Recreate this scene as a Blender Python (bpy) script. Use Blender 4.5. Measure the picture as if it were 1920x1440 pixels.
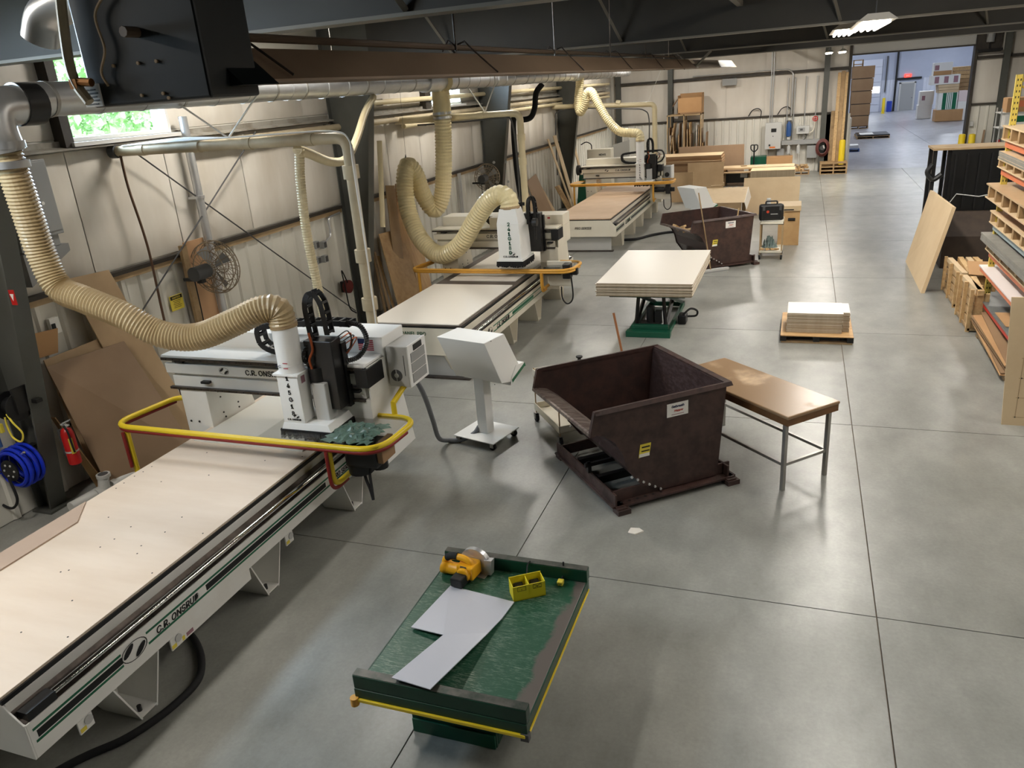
import bpy, math, random
from mathutils import Vector, Matrix
for _o in list(bpy.data.objects): bpy.data.objects.remove(_o, do_unlink=True)
C = bpy.context.scene.collection
S = bpy.context.scene
random.seed(7)
PI = math.pi

# ---------------------------------------------------------------- camera
cam_d = bpy.data.cameras.new('camera'); cam = bpy.data.objects.new('camera', cam_d); C.objects.link(cam)
PITCH, ROLL, YAW = math.radians(20.79), math.radians(-4.435), math.radians(-21.085)
_f = Vector((math.sin(YAW)*math.cos(PITCH), math.cos(YAW)*math.cos(PITCH), -math.sin(PITCH)))
_r = Vector((math.cos(YAW), -math.sin(YAW), 0)); _u = _r.cross(_f)
_r2 = _r*math.cos(ROLL) + _u*math.sin(ROLL); _u2 = -_r*math.sin(ROLL) + _u*math.cos(ROLL)
_m = Matrix((_r2, _u2, -_f)).transposed().to_4x4(); _m.translation = Vector((0, 0, 3.95))
cam.matrix_world = _m
cam_d.sensor_width = 36; cam_d.sensor_fit = 'HORIZONTAL'; cam_d.lens = 36*1443/1920
cam_d.clip_start = 0.05; cam_d.clip_end = 400
S.camera = cam

# ---------------------------------------------------------------- world, exposure
w = bpy.data.worlds.new('sky'); S.world = w; w.use_nodes = True
bg = w.node_tree.nodes['Background']; bg.inputs[0].default_value = (0.62, 0.81, 1.0, 1); bg.inputs[1].default_value = 62.0
S.view_settings.view_transform = 'Standard'; S.view_settings.look = 'None'
S.view_settings.exposure = 0.12; S.view_settings.gamma = 1.0; S.view_settings.use_curve_mapping = False
S.cycles.use_denoising = True; S.cycles.use_adaptive_sampling = True; S.cycles.adaptive_threshold = .03
S.cycles.max_bounces = 7; S.cycles.diffuse_bounces = 4; S.cycles.glossy_bounces = 3
S.cycles.transmission_bounces = 6; S.cycles.transparent_max_bounces = 8
S.cycles.caustics_reflective = False; S.cycles.caustics_refractive = False
S.cycles.sample_clamp_indirect = 6.0
LAMP_W = 86.0          # watts of one high-bay fixture
LAMP_COL = (1.0, 0.955, 0.885)
FAR_COL = (0.86, 0.92, 1.0)
SUN_E = 3.0
sun_d = bpy.data.lights.new('sun', 'SUN'); sun_d.energy = SUN_E; sun_d.angle = math.radians(2); sun_d.color = (1.0, 0.95, 0.86)
sun = bpy.data.objects.new('sun', sun_d); C.objects.link(sun)
sun.rotation_euler = (math.radians(38), math.radians(-18), 0)      # shines on the trees outside, roof shades the hall

# ---------------------------------------------------------------- materials
def lin(c):
    out = []
    for v in c[:3]:
        v = v/255.0
        out.append(v/12.92 if v <= .04045 else ((v+.055)/1.055)**2.4)
    return (*out, 1.0)
MATS = {}
def mat(name, col, rough=.5, metal=0.0, col2=None, scale=4.0, detail=4.0, stretch=(1,1,1), lo=.35, hi=.7, bump=0.0, bscale=None,
        rvar=0.0, spec=.5, coat=0.0, trans=0.0, emit=0.0, alpha=1.0, coords='Object', sss=0.0, ior=1.45):
    if name in MATS: return MATS[name]
    m = bpy.data.materials.new(name); m.use_nodes = True; nt = m.node_tree; b = nt.nodes['Principled BSDF']; L = nt.links
    b.inputs['Base Color'].default_value = lin(col); b.inputs['Roughness'].default_value = rough; b.inputs['Metallic'].default_value = metal
    b.inputs['Specular IOR Level'].default_value = spec; b.inputs['Coat Weight'].default_value = coat; b.inputs['Coat Roughness'].default_value = .15
    b.inputs['Transmission Weight'].default_value = trans; b.inputs['Alpha'].default_value = alpha; b.inputs['IOR'].default_value = ior
    if sss: b.inputs['Subsurface Weight'].default_value = sss; b.inputs['Subsurface Radius'].default_value = (.05,.04,.03)
    if emit: b.inputs['Emission Color'].default_value = lin(col); b.inputs['Emission Strength'].default_value = emit; m.cycles.emission_sampling = 'NONE'
    if col2 is not None or bump or rvar:
        tc = nt.nodes.new('ShaderNodeTexCoord'); mp = nt.nodes.new('ShaderNodeMapping'); mp.inputs['Scale'].default_value = stretch
        if coords == 'World':
            g = nt.nodes.new('ShaderNodeNewGeometry'); L.new(g.outputs['Position'], mp.inputs[0])
        else: L.new(tc.outputs[coords], mp.inputs[0])
        n = nt.nodes.new('ShaderNodeTexNoise'); n.inputs['Scale'].default_value = scale; n.inputs['Detail'].default_value = detail; n.inputs['Roughness'].default_value = .6
        L.new(mp.outputs[0], n.inputs['Vector'])
        r = nt.nodes.new('ShaderNodeMapRange'); r.inputs['From Min'].default_value = lo; r.inputs['From Max'].default_value = hi
        L.new(n.outputs['Fac'], r.inputs['Value'])
        if col2 is not None:
            mx = nt.nodes.new('ShaderNodeMix'); mx.data_type = 'RGBA'; mx.inputs[6].default_value = lin(col); mx.inputs[7].default_value = lin(col2)
            L.new(r.outputs[0], mx.inputs[0]); L.new(mx.outputs[2], b.inputs['Base Color'])
        if rvar:
            rr = nt.nodes.new('ShaderNodeMapRange'); rr.inputs['To Min'].default_value = max(.02, rough-rvar); rr.inputs['To Max'].default_value = min(1, rough+rvar)
            L.new(r.outputs[0], rr.inputs['Value']); L.new(rr.outputs[0], b.inputs['Roughness'])
        if bump:
            n2 = nt.nodes.new('ShaderNodeTexNoise'); n2.inputs['Scale'].default_value = bscale or scale*4; n2.inputs['Detail'].default_value = 3
            L.new(mp.outputs[0], n2.inputs['Vector'])
            bp = nt.nodes.new('ShaderNodeBump'); bp.inputs['Strength'].default_value = bump; bp.inputs['Distance'].default_value = .02
            L.new(n2.outputs['Fac'], bp.inputs['Height']); L.new(bp.outputs[0], b.inputs['Normal'])
    MATS[name] = m
    return m

def floor_mat(name, c1, c2, c3):
    m = bpy.data.materials.new(name); m.use_nodes = True; nt = m.node_tree; b = nt.nodes['Principled BSDF']; L = nt.links
    g = nt.nodes.new('ShaderNodeNewGeometry')
    def noise(s, d, st=(1,1,1), rough=.6):
        mp = nt.nodes.new('ShaderNodeMapping'); mp.inputs['Scale'].default_value = st; L.new(g.outputs['Position'], mp.inputs[0])
        n = nt.nodes.new('ShaderNodeTexNoise'); n.inputs['Scale'].default_value = s; n.inputs['Detail'].default_value = d; n.inputs['Roughness'].default_value = rough
        L.new(mp.outputs[0], n.inputs['Vector']); return n
    def rng(n, a, bb, c=0, d=1):
        r = nt.nodes.new('ShaderNodeMapRange'); r.inputs['From Min'].default_value = a; r.inputs['From Max'].default_value = bb
        r.inputs['To Min'].default_value = c; r.inputs['To Max'].default_value = d; L.new(n.outputs[0], r.inputs['Value']); return r
    n1 = noise(.45, 4, (1,1,1), .5); n2 = noise(2.0, 8, (1.2, .75, 1), .64); n3 = noise(22, 6); n4 = noise(.8, 2); n5 = noise(34, 4, (1,1,1), .6)
    mx = nt.nodes.new('ShaderNodeMix'); mx.data_type = 'RGBA'; mx.inputs[6].default_value = lin(c2); mx.inputs[7].default_value = lin(c3)
    L.new(n1.outputs[0], mx.inputs[0]); cur = mx.outputs[2]
    for nn, a_, b_ in ((n2, .48, 1.52), (n5, .82, 1.18)):
        mp3 = nt.nodes.new('ShaderNodeMix'); mp3.data_type = 'RGBA'; mp3.blend_type = 'MULTIPLY'; mp3.inputs[0].default_value = 1.0
        L.new(cur, mp3.inputs[6]); L.new(rng(nn, 0, 1, a_, b_).outputs[0], mp3.inputs[7]); cur = mp3.outputs[2]
    L.new(cur, b.inputs['Base Color'])
    L.new(rng(n4, .2, .8, .285, .36).outputs[0], b.inputs['Roughness'])
    bp = nt.nodes.new('ShaderNodeBump'); bp.inputs['Strength'].default_value = .03; bp.inputs['Distance'].default_value = .01
    L.new(n3.outputs[0], bp.inputs['Height']); L.new(bp.outputs[0], b.inputs['Normal'])
    b.inputs['Specular IOR Level'].default_value = .62
    return m

M_floor = floor_mat('polished_concrete', (140,140,134), (126,126,120), (150,150,144))
M_floor_far = floor_mat('sealed_concrete', (150,150,156), (140,140,146), (162,162,166))
M_joint = mat('joint_filler', (112,100,86), .8)
M_liner = mat('liner_steel', (216,213,203), .5, col2=(203,199,187), scale=.7, stretch=(1,1,.4), bump=.02)
M_vinyl = mat('vinyl_insulation', (211,205,194), .42, col2=(190,181,166), scale=1.1, stretch=(1,1.2,.35), lo=.42, hi=.75, bump=.35, bscale=3.2)
M_vinyl_b = mat('vinyl_insulation_back', (220,214,204), .5, col2=(202,194,182), scale=.8, stretch=(1.3,1,.3), bump=.2, bscale=2.5)
M_girt = mat('girt_steel', (64,58,50), .6, col2=(48,42,36), scale=3)
M_girt_l = mat('girt_ledge', (150,146,136), .6, col2=(105,95,80), scale=2.5, lo=.45)
M_strip = mat('edge_strip', (176,152,116), .7, col2=(150,124,88), scale=2)
M_col = mat('column_steel', (84,85,80), .42, col2=(74,74,69), scale=1.5)
M_raft = mat('rafter_steel', (56,53,47), .6, col2=(49,46,41), scale=1)
M_flange = mat('flange_steel', (112,108,98), .5)
M_ceil = mat('ceiling_facing', (56,53,47), .8, col2=(48,45,40), scale=.6)
M_dim = mat('wall_dimmed', (128,122,112), .7, col2=(116,110,100), scale=.6)  # unseen walls, darkened to cut the light they bounce into the hall
M_white = mat('machine_white', (232,231,226), .35, col2=(222,220,213), scale=1.4, lo=.45)
M_cream = mat('machine_cream', (226,220,203), .4, col2=(214,206,188), scale=1.2)
M_whiteflat = mat('painted_white', (236,236,233), .4)
M_gray = mat('machine_gray', (150,151,150), .45)
M_lgray = mat('light_gray', (188,188,185), .45)
M_dgray = mat('dark_gray', (72,72,72), .5)
M_black = mat('black_plastic', (20,20,21), .45)
M_blackm = mat('black_metal', (26,26,27), .35, col2=(34,32,30), scale=5)
M_rubber = mat('black_rubber', (24,24,25), .8)
M_steel = mat('bare_steel', (168,166,161), .38, metal=.6, col2=(146,142,135), scale=3)
M_chrome = mat('chrome', (215,214,212), .12, metal=1.0)
M_rail = mat('dark_rail', (92,84,78), .35, metal=.7, col2=(60,54,50), scale=8)
M_galv = mat('galvanised', (206,207,207), .34, metal=.7, col2=(190,191,192), scale=2, rvar=.05)
M_spoil = mat('spoilboard', (224,208,190), .55, col2=(216,198,178), scale=2.5, stretch=(.4,2,1))
M_spoil3 = mat('spoilboard_brown', (206,178,150), .6, col2=(192,164,134), scale=1.4)
M_mela = mat('melamine_white', (228,222,211), .35)
M_edge = mat('particle_edge', (178,163,140), .8, col2=(146,130,106), scale=60, stretch=(.3,.3,3), lo=.3, hi=.7)
M_mdf = mat('hardboard_brown', (150,124,98), .6, col2=(140,114,89), scale=1.5)
M_mdf2 = mat('mdf_tan', (186,158,122), .6, col2=(174,146,110), scale=1.8)
M_mdf3 = mat('mdf_light', (206,182,146), .6, col2=(196,170,134), scale=1.8)
M_ply = mat('plywood', (196,160,112), .55, col2=(176,138,92), scale=2.2, stretch=(1,6,1), lo=.4)
M_wood = mat('pine', (204,172,124), .6, col2=(178,142,96), scale=3, stretch=(6,1,6))
M_wood2 = mat('pallet_wood', (176,146,106), .7, col2=(146,116,80), scale=4, stretch=(1,1,1))
M_crib = mat('weathered_wood', (160,134,98), .75, col2=(126,102,72), scale=5)
M_card = mat('cardboard', (182,142,98), .75, col2=(170,130,88), scale=1.2)
M_card2 = mat('cardboard_dark', (146,116,84), .75, col2=(134,104,74), scale=1)
M_yellow = mat('safety_yellow', (226,196,40), .38)
M_amber = mat('amber_paint', (214,158,62), .4)
M_red = mat('red_bumper', (128,32,26), .5)
M_redp = mat('red_paint', (186,30,28), .35)
M_green = mat('stripe_green', (14,96,64), .4)
M_liftg = mat('lift_green', (16,62,42), .4, col2=(10,46,32), scale=4)
M_lift2 = mat('lift_green_bright', (18,78,56), .4)
M_hop = mat('hopper_brown', (72,52,47), .45, col2=(54,40,36), scale=7, detail=7, rvar=.1, lo=.38, hi=.62)
M_hopin = mat('hopper_inside', (66,51,48), .42, col2=(92,74,72), scale=16, stretch=(1,1,2.5), lo=.46, hi=.72, rvar=.12)
M_hopwear = mat('hopper_worn_steel', (150,138,128), .35, metal=.6, col2=(92,72,66), scale=6, stretch=(1,4,1), lo=.35, hi=.65)
M_hoset = mat('hose_tan', (190,170,132), .42, col2=(172,150,112), scale=2, coat=.2)
M_hosec = mat('hose_cream', (232,219,176), .38, col2=(222,206,158), scale=2, coat=.25)
M_pvc = mat('pvc_cream', (219,206,170), .4, col2=(204,188,150), scale=1.5)
M_pvcd = mat('pvc_dusty', (196,182,152), .55, col2=(166,150,122), scale=2)
M_pvcw = mat('pvc_gray_white', (196,195,190), .4)
M_burn = mat('burner_black', (18,24,26), .42, col2=(24,30,32), scale=2)
M_refl = mat('heater_reflector', (138,116,94), .6, col2=(124,104,84), scale=.8)
M_blue = mat('blue_hose', (18,48,190), .35)
M_bluet = mat('blue_tank', (50,84,140), .4)
M_orange = mat('orange_beam', (206,116,78), .45)
M_rackb = mat('rack_blue_gray', (150,164,166), .45)
M_ryel = mat('rack_yellow', (220,196,92), .5)
M_saw = mat('tool_yellow', (238,172,30), .42)
M_chgy = mat('charger_yellow', (222,206,44), .42)
M_label = mat('label_white', (228,226,220), .5)
M_ink = mat('print_black', (18,18,18), .6)
M_inkr = mat('print_red', (186,62,34), .6)
M_inkg = mat('print_green', (16,78,56), .6)
M_inkb = mat('print_navy', (28,36,78), .6)
M_inkm = mat('print_maroon', (150,110,118), .6)
M_inkred = mat('flag_red', (170,48,58), .6)
M_inkwh = mat('print_white', (236,234,230), .6)
M_cau = mat('caution_yellow', (226,206,74), .5)
M_sheet = mat('plastic_sheet', (198,199,206), .16, col2=(192,193,200), scale=1)
M_tubes = mat('lamp_tube', (255,244,224), .5, emit=14.0)
M_tubesf = mat('lamp_tube_cool', (238,244,255), .5, emit=8.0)
M_lampw = mat('lamp_housing', (150,146,138), .4)
M_glass = mat('window_glass', (235,245,245), .03, trans=1.0, ior=1.08, alpha=.25)
M_poly = mat('polycarbonate', (226,228,220), .06, trans=1.0, ior=1.1, alpha=.35)
M_frame = mat('window_frame', (206,204,198), .5)
M_leaf = mat('leaves', (58,84,34), .7, col2=(78,106,48), scale=3)
M_bark = mat('bark', (96,80,64), .9)
M_farw = mat('far_wall', (168,174,190), .5, col2=(158,164,181), scale=.6)
M_farl = mat('far_liner', (196,200,212), .45)
M_exit = mat('exit_red', (255,60,50), .5, emit=2.5)
M_bright = mat('door_light', (255,255,250), .5, emit=3.0)
M_bluebin = mat('blue_bin', (34,60,160), .5)
M_dump = mat('bin_black', (16,17,18), .38, col2=(24,24,24), scale=3)
M_dumpb = mat('bin_brown', (62,50,40), .6, col2=(48,38,31), scale=4)
M_copper = mat('copper_cable', (176,92,54), .4, metal=.6)

# ---------------------------------------------------------------- builders
def tag(o, label=None, cat=None, group=None, kind=None):
    if label: o['label'] = label
    if cat: o['category'] = cat
    if group: o['group'] = group
    if kind: o['kind'] = kind
    return o
def thing(name, label, cat, loc=(0,0,0), rz=0.0, group=None, kind=None):
    o = bpy.data.objects.new(name, None); C.objects.link(o); o.empty_display_size = .2
    o.location = loc; o.rotation_euler = (0,0,rz)
    return tag(o, label, cat, group, kind)
def rootloc(p):
    v = Vector((0,0,0))
    while p is not None:
        v += Vector(p.location); p = p.parent
    return v
class MB:
    def __init__(s): s.v = []; s.f = []; s.mi = []; s.cur = 0
    def mat(s, i): s.cur = i; return s
    def add(s, vs, fs):
        b = len(s.v); s.v += [tuple(p) for p in vs]
        for f in fs: s.f.append(tuple(b+i for i in f)); s.mi.append(s.cur)
        return s
    def hexa(s, p):      # 8 points: bottom loop 0-3, top loop 4-7
        return s.add(p, [(3,2,1,0),(4,5,6,7),(0,1,5,4),(1,2,6,5),(2,3,7,6),(3,0,4,7)])
    def box(s, x0,x1,y0,y1,z0,z1):
        return s.hexa([(x0,y0,z0),(x1,y0,z0),(x1,y1,z0),(x0,y1,z0),(x0,y0,z1),(x1,y0,z1),(x1,y1,z1),(x0,y1,z1)])
    def cbox(s, c, d, rz=0.0, rx=0.0, ry=0.0):
        R = Matrix.Rotation(rz,3,'Z') @ Matrix.Rotation(ry,3,'Y') @ Matrix.Rotation(rx,3,'X')
        hx,hy,hz = d[0]/2,d[1]/2,d[2]/2
        ps = [(-hx,-hy,-hz),(hx,-hy,-hz),(hx,hy,-hz),(-hx,hy,-hz),(-hx,-hy,hz),(hx,-hy,hz),(hx,hy,hz),(-hx,hy,hz)]
        return s.hexa([tuple(R @ Vector(p) + Vector(c)) for p in ps])
    def prism(s, poly, axis, a, b):   # poly 2D in the two other axes (order x,y,z without axis)
        n = len(poly)
        def P(q, t):
            q = list(q); q.insert({'x':0,'y':1,'z':2}[axis], t); return tuple(q)
        vs = [P(q,a) for q in poly] + [P(q,b) for q in poly]
        fs = [tuple(range(n-1,-1,-1)), tuple(range(n,2*n))] + [(i,(i+1)%n,n+(i+1)%n,n+i) for i in range(n)]
        return s.add(vs, fs)
    def cyl(s, p0, p1, r0, r1=None, n=14, caps=True):
        r1 = r0 if r1 is None else r1
        p0, p1 = Vector(p0), Vector(p1); d = (p1-p0).normalized()
        a = Vector((0,0,1)) if abs(d.z) < .9 else Vector((1,0,0)); x = d.cross(a).normalized(); y = d.cross(x)
        vs = []
        for p, r in ((p0,r0),(p1,r1)):
            for i in range(n):
                t = 2*PI*i/n; vs.append(tuple(p + (x*math.cos(t)+y*math.sin(t))*r))
        fs = [(i,(i+1)%n,n+(i+1)%n,n+i) for i in range(n)]
        if caps: fs += [tuple(range(n-1,-1,-1)), tuple(range(n,2*n))]
        return s.add(vs, fs)
    def tube(s, pts, r, n=10, closed=False, caps=True):
        pts = [Vector(p) for p in pts]; N = len(pts)
        rs = r if isinstance(r, (list,tuple)) else [r]*N
        vs = []; prev = None
        for i, p in enumerate(pts):
            if closed: t = pts[(i+1)%N]-pts[i-1]
            else: t = pts[min(i+1,N-1)]-pts[max(i-1,0)]
            if t.length < 1e-9: t = Vector((0,0,1))
            t.normalize()
            if prev is None:
                a = Vector((0,0,1)) if abs(t.z) < .9 else Vector((1,0,0)); x = t.cross(a).normalized()
            else:
                x = prev - t*prev.dot(t); x = x.normalized() if x.length > 1e-6 else t.orthogonal().normalized()
            prev = x; y = t.cross(x)
            for k in range(n):
                a = 2*PI*k/n; vs.append(tuple(p + (x*math.cos(a)+y*math.sin(a))*rs[i]))
        fs = []
        for i in range(N if closed else N-1):
            j = (i+1)%N
            for k in range(n): fs.append((i*n+k, i*n+(k+1)%n, j*n+(k+1)%n, j*n+k))
        if caps and not closed: fs += [tuple(range(n-1,-1,-1)), tuple(range((N-1)*n, N*n))]
        return s.add(vs, fs)
    def lathe(s, c, prof, n=20, axis='z'):
        vs = []; c = Vector(c)
        for r, h in prof:
            for k in range(n):
                a = 2*PI*k/n; u, v = r*math.cos(a), r*math.sin(a)
                vs.append(tuple(c + (Vector((u,v,h)) if axis=='z' else Vector((h,u,v)) if axis=='x' else Vector((u,h,v)))))
        m = len(prof); fs = []
        for i in range(m-1):
            for k in range(n): fs.append((i*n+k, i*n+(k+1)%n, (i+1)*n+(k+1)%n, (i+1)*n+k))
        fs += [tuple(range(n-1,-1,-1)), tuple(range((m-1)*n, m*n))]
        return s.add(vs, fs)
    def quad(s, a, b, c, d): return s.add([a,b,c,d], [(0,1,2,3)])
    def build(s, name, mats, parent=None, world=False, smooth=False, bevel=0.0, label=None):
        if not isinstance(mats, (list,tuple)): mats = [mats]
        vs = s.v; loc = None
        if parent is None:
            xs = [p[0] for p in vs]; ys = [p[1] for p in vs]; z0 = min(p[2] for p in vs)
            loc = Vector(((min(xs)+max(xs))/2, (min(ys)+max(ys))/2, z0))
        elif world: loc = rootloc(parent)
        if loc is not None: vs = [(p[0]-loc.x, p[1]-loc.y, p[2]-loc.z) for p in vs]
        me = bpy.data.meshes.new(name); me.from_pydata(vs, [], s.f)
        for m in mats: me.materials.append(m)
        if len(mats) > 1: me.polygons.foreach_set('material_index', s.mi)
        me.validate()
        import bmesh as _b
        bm = _b.new(); bm.from_mesh(me); _b.ops.recalc_face_normals(bm, faces=bm.faces); bm.to_mesh(me); bm.free()
        if smooth:
            for p in me.polygons: p.use_smooth = True
            try: me.set_sharp_from_angle(angle=math.radians(38))
            except Exception: pass
        o = bpy.data.objects.new(name, me); C.objects.link(o)
        if parent is None: o.location = loc
        else: o.parent = parent
        if bevel:
            bv = o.modifiers.new('bevel', 'BEVEL'); bv.width = bevel; bv.segments = 2; bv.limit_method = 'ANGLE'; bv.angle_limit = math.radians(50)
        if label: o['label'] = label
        return o
def part(name, mats, parent, fn, **k):
    m = MB(); fn(m); return m.build(name, mats, parent, **k)
def B(name, m, parent, *b, **k):       # one box part
    mb = MB(); mb.box(*b); return mb.build(name, m, parent, **k)
def copy_tree(o, parent=None):
    c = o.copy(); C.objects.link(c); c.parent = parent
    for ch in o.children: copy_tree(ch, c)
    return c
def catmull(pts, per=10):
    P = [Vector(p) for p in pts]; P = [P[0]*2-P[1]] + P + [P[-1]*2-P[-2]]; out = []
    for i in range(1, len(P)-2):
        for k in range(per):
            t = k/per; a,b,c,d = P[i-1],P[i],P[i+1],P[i+2]
            out.append(.5*((2*b)+(c-a)*t+(2*a-5*b+4*c-d)*t*t+(3*b-a-3*c+d)*t*t*t))
    out.append(P[-2]); return out
def resample(pts, step):
    out = [pts[0]]; acc = 0
    for a, b in zip(pts, pts[1:]):
        L = (b-a).length
        while acc + L >= step:
            t = (step-acc)/L; a = a.lerp(b, t); out.append(a); L = (b-a).length; acc = 0
        acc += L
    out.append(pts[-1]); return out
def ribbed(mb, pts, r, pitch=.045, depth=.07, n=18):
    path = resample(catmull(pts, 24), pitch/4); rs = [r*(1 + depth*(1 if i%4 == 0 else 0 if i%4 in (1,3) else -.8)) for i in range(len(path))]
    return mb.tube(path, rs, n)
def fillet(pts, r, per=6, closed=False):
    P = [Vector(p) for p in pts]; N = len(P); out = []
    for i, p in enumerate(P):
        if not closed and i in (0, N-1): out.append(p); continue
        a, b = P[i-1], P[(i+1)%N]; da, db = (a-p), (b-p); ra = min(r, da.length*.48, db.length*.48)
        q0, q1 = p+da.normalized()*ra, p+db.normalized()*ra
        for k in range(per+1):
            t = k/per; out.append(q0*(1-t)**2 + p*2*t*(1-t) + q1*t*t)
    return out
try: FONT = bpy.data.fonts.load(bpy.utils.system_resource('DATAFILES') + '/fonts/Inter.woff2')
except Exception: FONT = None
def text(name, body, size, loc, rot, m, parent=None, world=False, bold=.0, shear=0.0, space=1.0, linesp=1.0, align='CENTER', depth=.0015):
    cu = bpy.data.curves.new(name, 'FONT'); cu.body = body; cu.size = size
    if FONT: cu.font = FONT
    cu.offset = bold*size*.6; cu.shear = shear; cu.space_character = space
    cu.space_line = linesp; cu.align_x = align; cu.align_y = 'CENTER'; cu.extrude = depth; cu.resolution_u = 3
    t = bpy.data.objects.new(name+'_t', cu); C.objects.link(t)
    dg = bpy.context.evaluated_depsgraph_get(); me = bpy.data.meshes.new_from_object(t.evaluated_get(dg)); bpy.data.objects.remove(t, do_unlink=True)
    bpy.data.curves.remove(cu)
    me.materials.clear(); me.materials.append(m)
    if isinstance(rot, Matrix): R = rot.to_3x3()
    else:
        from mathutils import Euler
        R = Euler(rot).to_matrix()
    off = Vector(loc) - (rootloc(parent) if world and parent else Vector((0,0,0)))
    for v in me.vertices: v.co = R @ v.co + off
    o = bpy.data.objects.new(name, me); C.objects.link(o)
    if parent: o.parent = parent
    return o
RX = (PI/2, 0, 0)            # text facing -y (towards the camera side)
RXP = (PI/2, 0, PI/2)        # text facing +x, reading towards +y
# ================================================================ the building
WX = -7.75          # inner face of the left wall
YB = 34.7           # inner face of the back wall
# ---- floor: separate slabs over a bed that shows in the joints
flo = MB().box(-8.1, 14.2, -6, YB, -.2, -.012).build('floor', M_joint); tag(flo, 'polished grey concrete floor slabs with saw-cut joints', 'floor', kind='structure')
xs = [-8.0, -5.25, -2.23, .74, 3.77, 6.8, 9.83, 14.0]; ys = [-6, -1.9, 1.77, 5.42, 9.05, 12.68, 16.35, 20.06, 23.77, 27.4, 31.1, YB]
for i in range(len(xs)-1):
    for j in range(len(ys)-1):
        g = .005
        MB().box(xs[i]+g, xs[i+1]-g, ys[j]+g, ys[j+1]-g, -.1, 0).build('slab', M_floor, flo, world=True)
flf = MB().box(-12, 24, YB, 77, -.2, -.012).build('floor_far', M_joint); tag(flf, 'shiny pale floor of the hall beyond the doorway', 'floor', kind='structure')
for i in range(6):
    for j in range(7):
        MB().box(-12+6*i+.005, -6+6*i-.005, YB+6.05*j+.005, YB+6.05*(j+1)-.005, -.1, 0).build('slab', M_floor_far, flf, world=True)

# ---- left wall
FR = [-1.75, 5.3, 12.35, 19.4, 26.4, 33.6]           # steel frames
wins = [(1.5, 3.9, 3.77, 4.75), (6.86, 8.44, 3.77, 4.75), (16.3, 18.1, 3.76, 4.6)]
m = MB(); m.box(WX-.2, WX-.06, -6, YB+.3, 0, 3.78); m.box(WX-.2, WX-.06, -6, YB+.3, 4.75, 5.7)
yy = -6
for a, b, z0, z1 in wins:
    m.box(WX-.2, WX-.06, yy, a, 3.78, 4.75); m.box(WX-.2, WX-.06, a, b, 3.68, z0); m.box(WX-.2, WX-.06, a, b, z1, 4.8); yy = b
m.box(WX-.2, WX-.06, yy, YB+.3, 3.78, 4.75)
wl = m.build('wall_left', M_liner); tag(wl, 'left wall with ribbed white steel liner below and white vinyl insulation above', 'wall', kind='structure')
def liner_mesh(wid, h, m, name):
    pr = []; n = 3; p = wid/n
    for k in range(n):
        a = k*p; pr += [(a+.0, 0), (a+p*.62, 0), (a+p*.70, .030), (a+p*.86, .030), (a+p*.94, 0)]
    pr.append((wid, 0))
    vs = []; fs = []
    for y, d in pr: vs += [(d, y, 0), (d, y, h)]
    for i in range(len(pr)-1): fs.append((2*i, 2*i+2, 2*i+3, 2*i+1))
    me = bpy.data.meshes.new(name); me.from_pydata(vs, [], fs); me.materials.append(m); return me
lm = liner_mesh(.905, 2.16, M_liner, 'liner_panel')
y = -1.0
while y < YB-.2:
    o = bpy.data.objects.new('liner_panel', lm); C.objects.link(o); o.parent = wl
    o.location = Vector((WX-.045, y, .01)) - rootloc(wl); y += .91
def pillow(name, w_, h_, bulge, m, seed):
    rnd = random.Random(seed); nx, ny = 8, 8; vs = []; fs = []
    ph = rnd.random()*6
    for j in range(ny+1):
        for i in range(nx+1):
            u, v = i/nx, j/ny; d = bulge*(1-(2*u-1)**4)*(1-(2*v-1)**6) + .012*math.sin(9*u+ph)*math.sin(PI*v)*math.sin(PI*u)
            vs.append((d, u*w_, v*h_))
    for j in range(ny):
        for i in range(nx): a = j*(nx+1)+i; fs.append((a, a+1, a+nx+2, a+nx+1))
    me = bpy.data.meshes.new(name); me.from_pydata(vs, [], fs); me.materials.append(m)
    for p in me.polygons: p.use_smooth = True
    return me
pil = [pillow('insulation_panel', 1.485, 1.40, .045, M_vinyl, s) for s in range(3)]
pilu = [pillow('insulation_panel', 1.485, .92, .04, M_vinyl, 10+s) for s in range(2)]
def put(me, name, parent, loc, rz=0):
    o = bpy.data.objects.new(name, me); C.objects.link(o); o.parent = parent; o.location = Vector(loc) - rootloc(parent); o.rotation_euler = (0,0,rz); return o
k = 0; y = -.7
while y < YB-1.3:
    put(pil[k%3], 'insulation_panel', wl, (WX-.05, y+.0075, 2.27)); k += 1; y += 1.5
for a, b in ((-1, 1.4), (4.0, 6.75), (8.5, 16.2), (18.2, YB)):
    n = max(1, round((b-a)/1.5)); s = (b-a)/n
    for q in range(n):
        o = put(pilu[q%2], 'insulation_panel', wl, (WX-.05, a+q*s+.0075, 3.81)); o.scale = (1, (s-.015)/1.485, 1)
for a, b in zip(FR, FR[1:]):
    MB().prism([(WX-.06, 2.20), (WX+.03, 2.20), (WX+.035, 2.25), (WX-.06, 2.25)], 'y', a+.12, b-.12).build('girt', M_girt, wl, world=True)
    MB().box(WX-.05, WX+.005, a+.12, b-.12, 2.13, 2.195).build('edge_strip', M_strip, wl, world=True)
    MB().prism([(WX-.06, 3.69), (WX+.12, 3.69), (WX+.12, 3.71), (WX+.01, 3.73), (WX+.01, 3.79), (WX-.06, 3.79)], 'y', a+.12, b-.12).build('girt', M_girt_l, wl, world=True)
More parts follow.
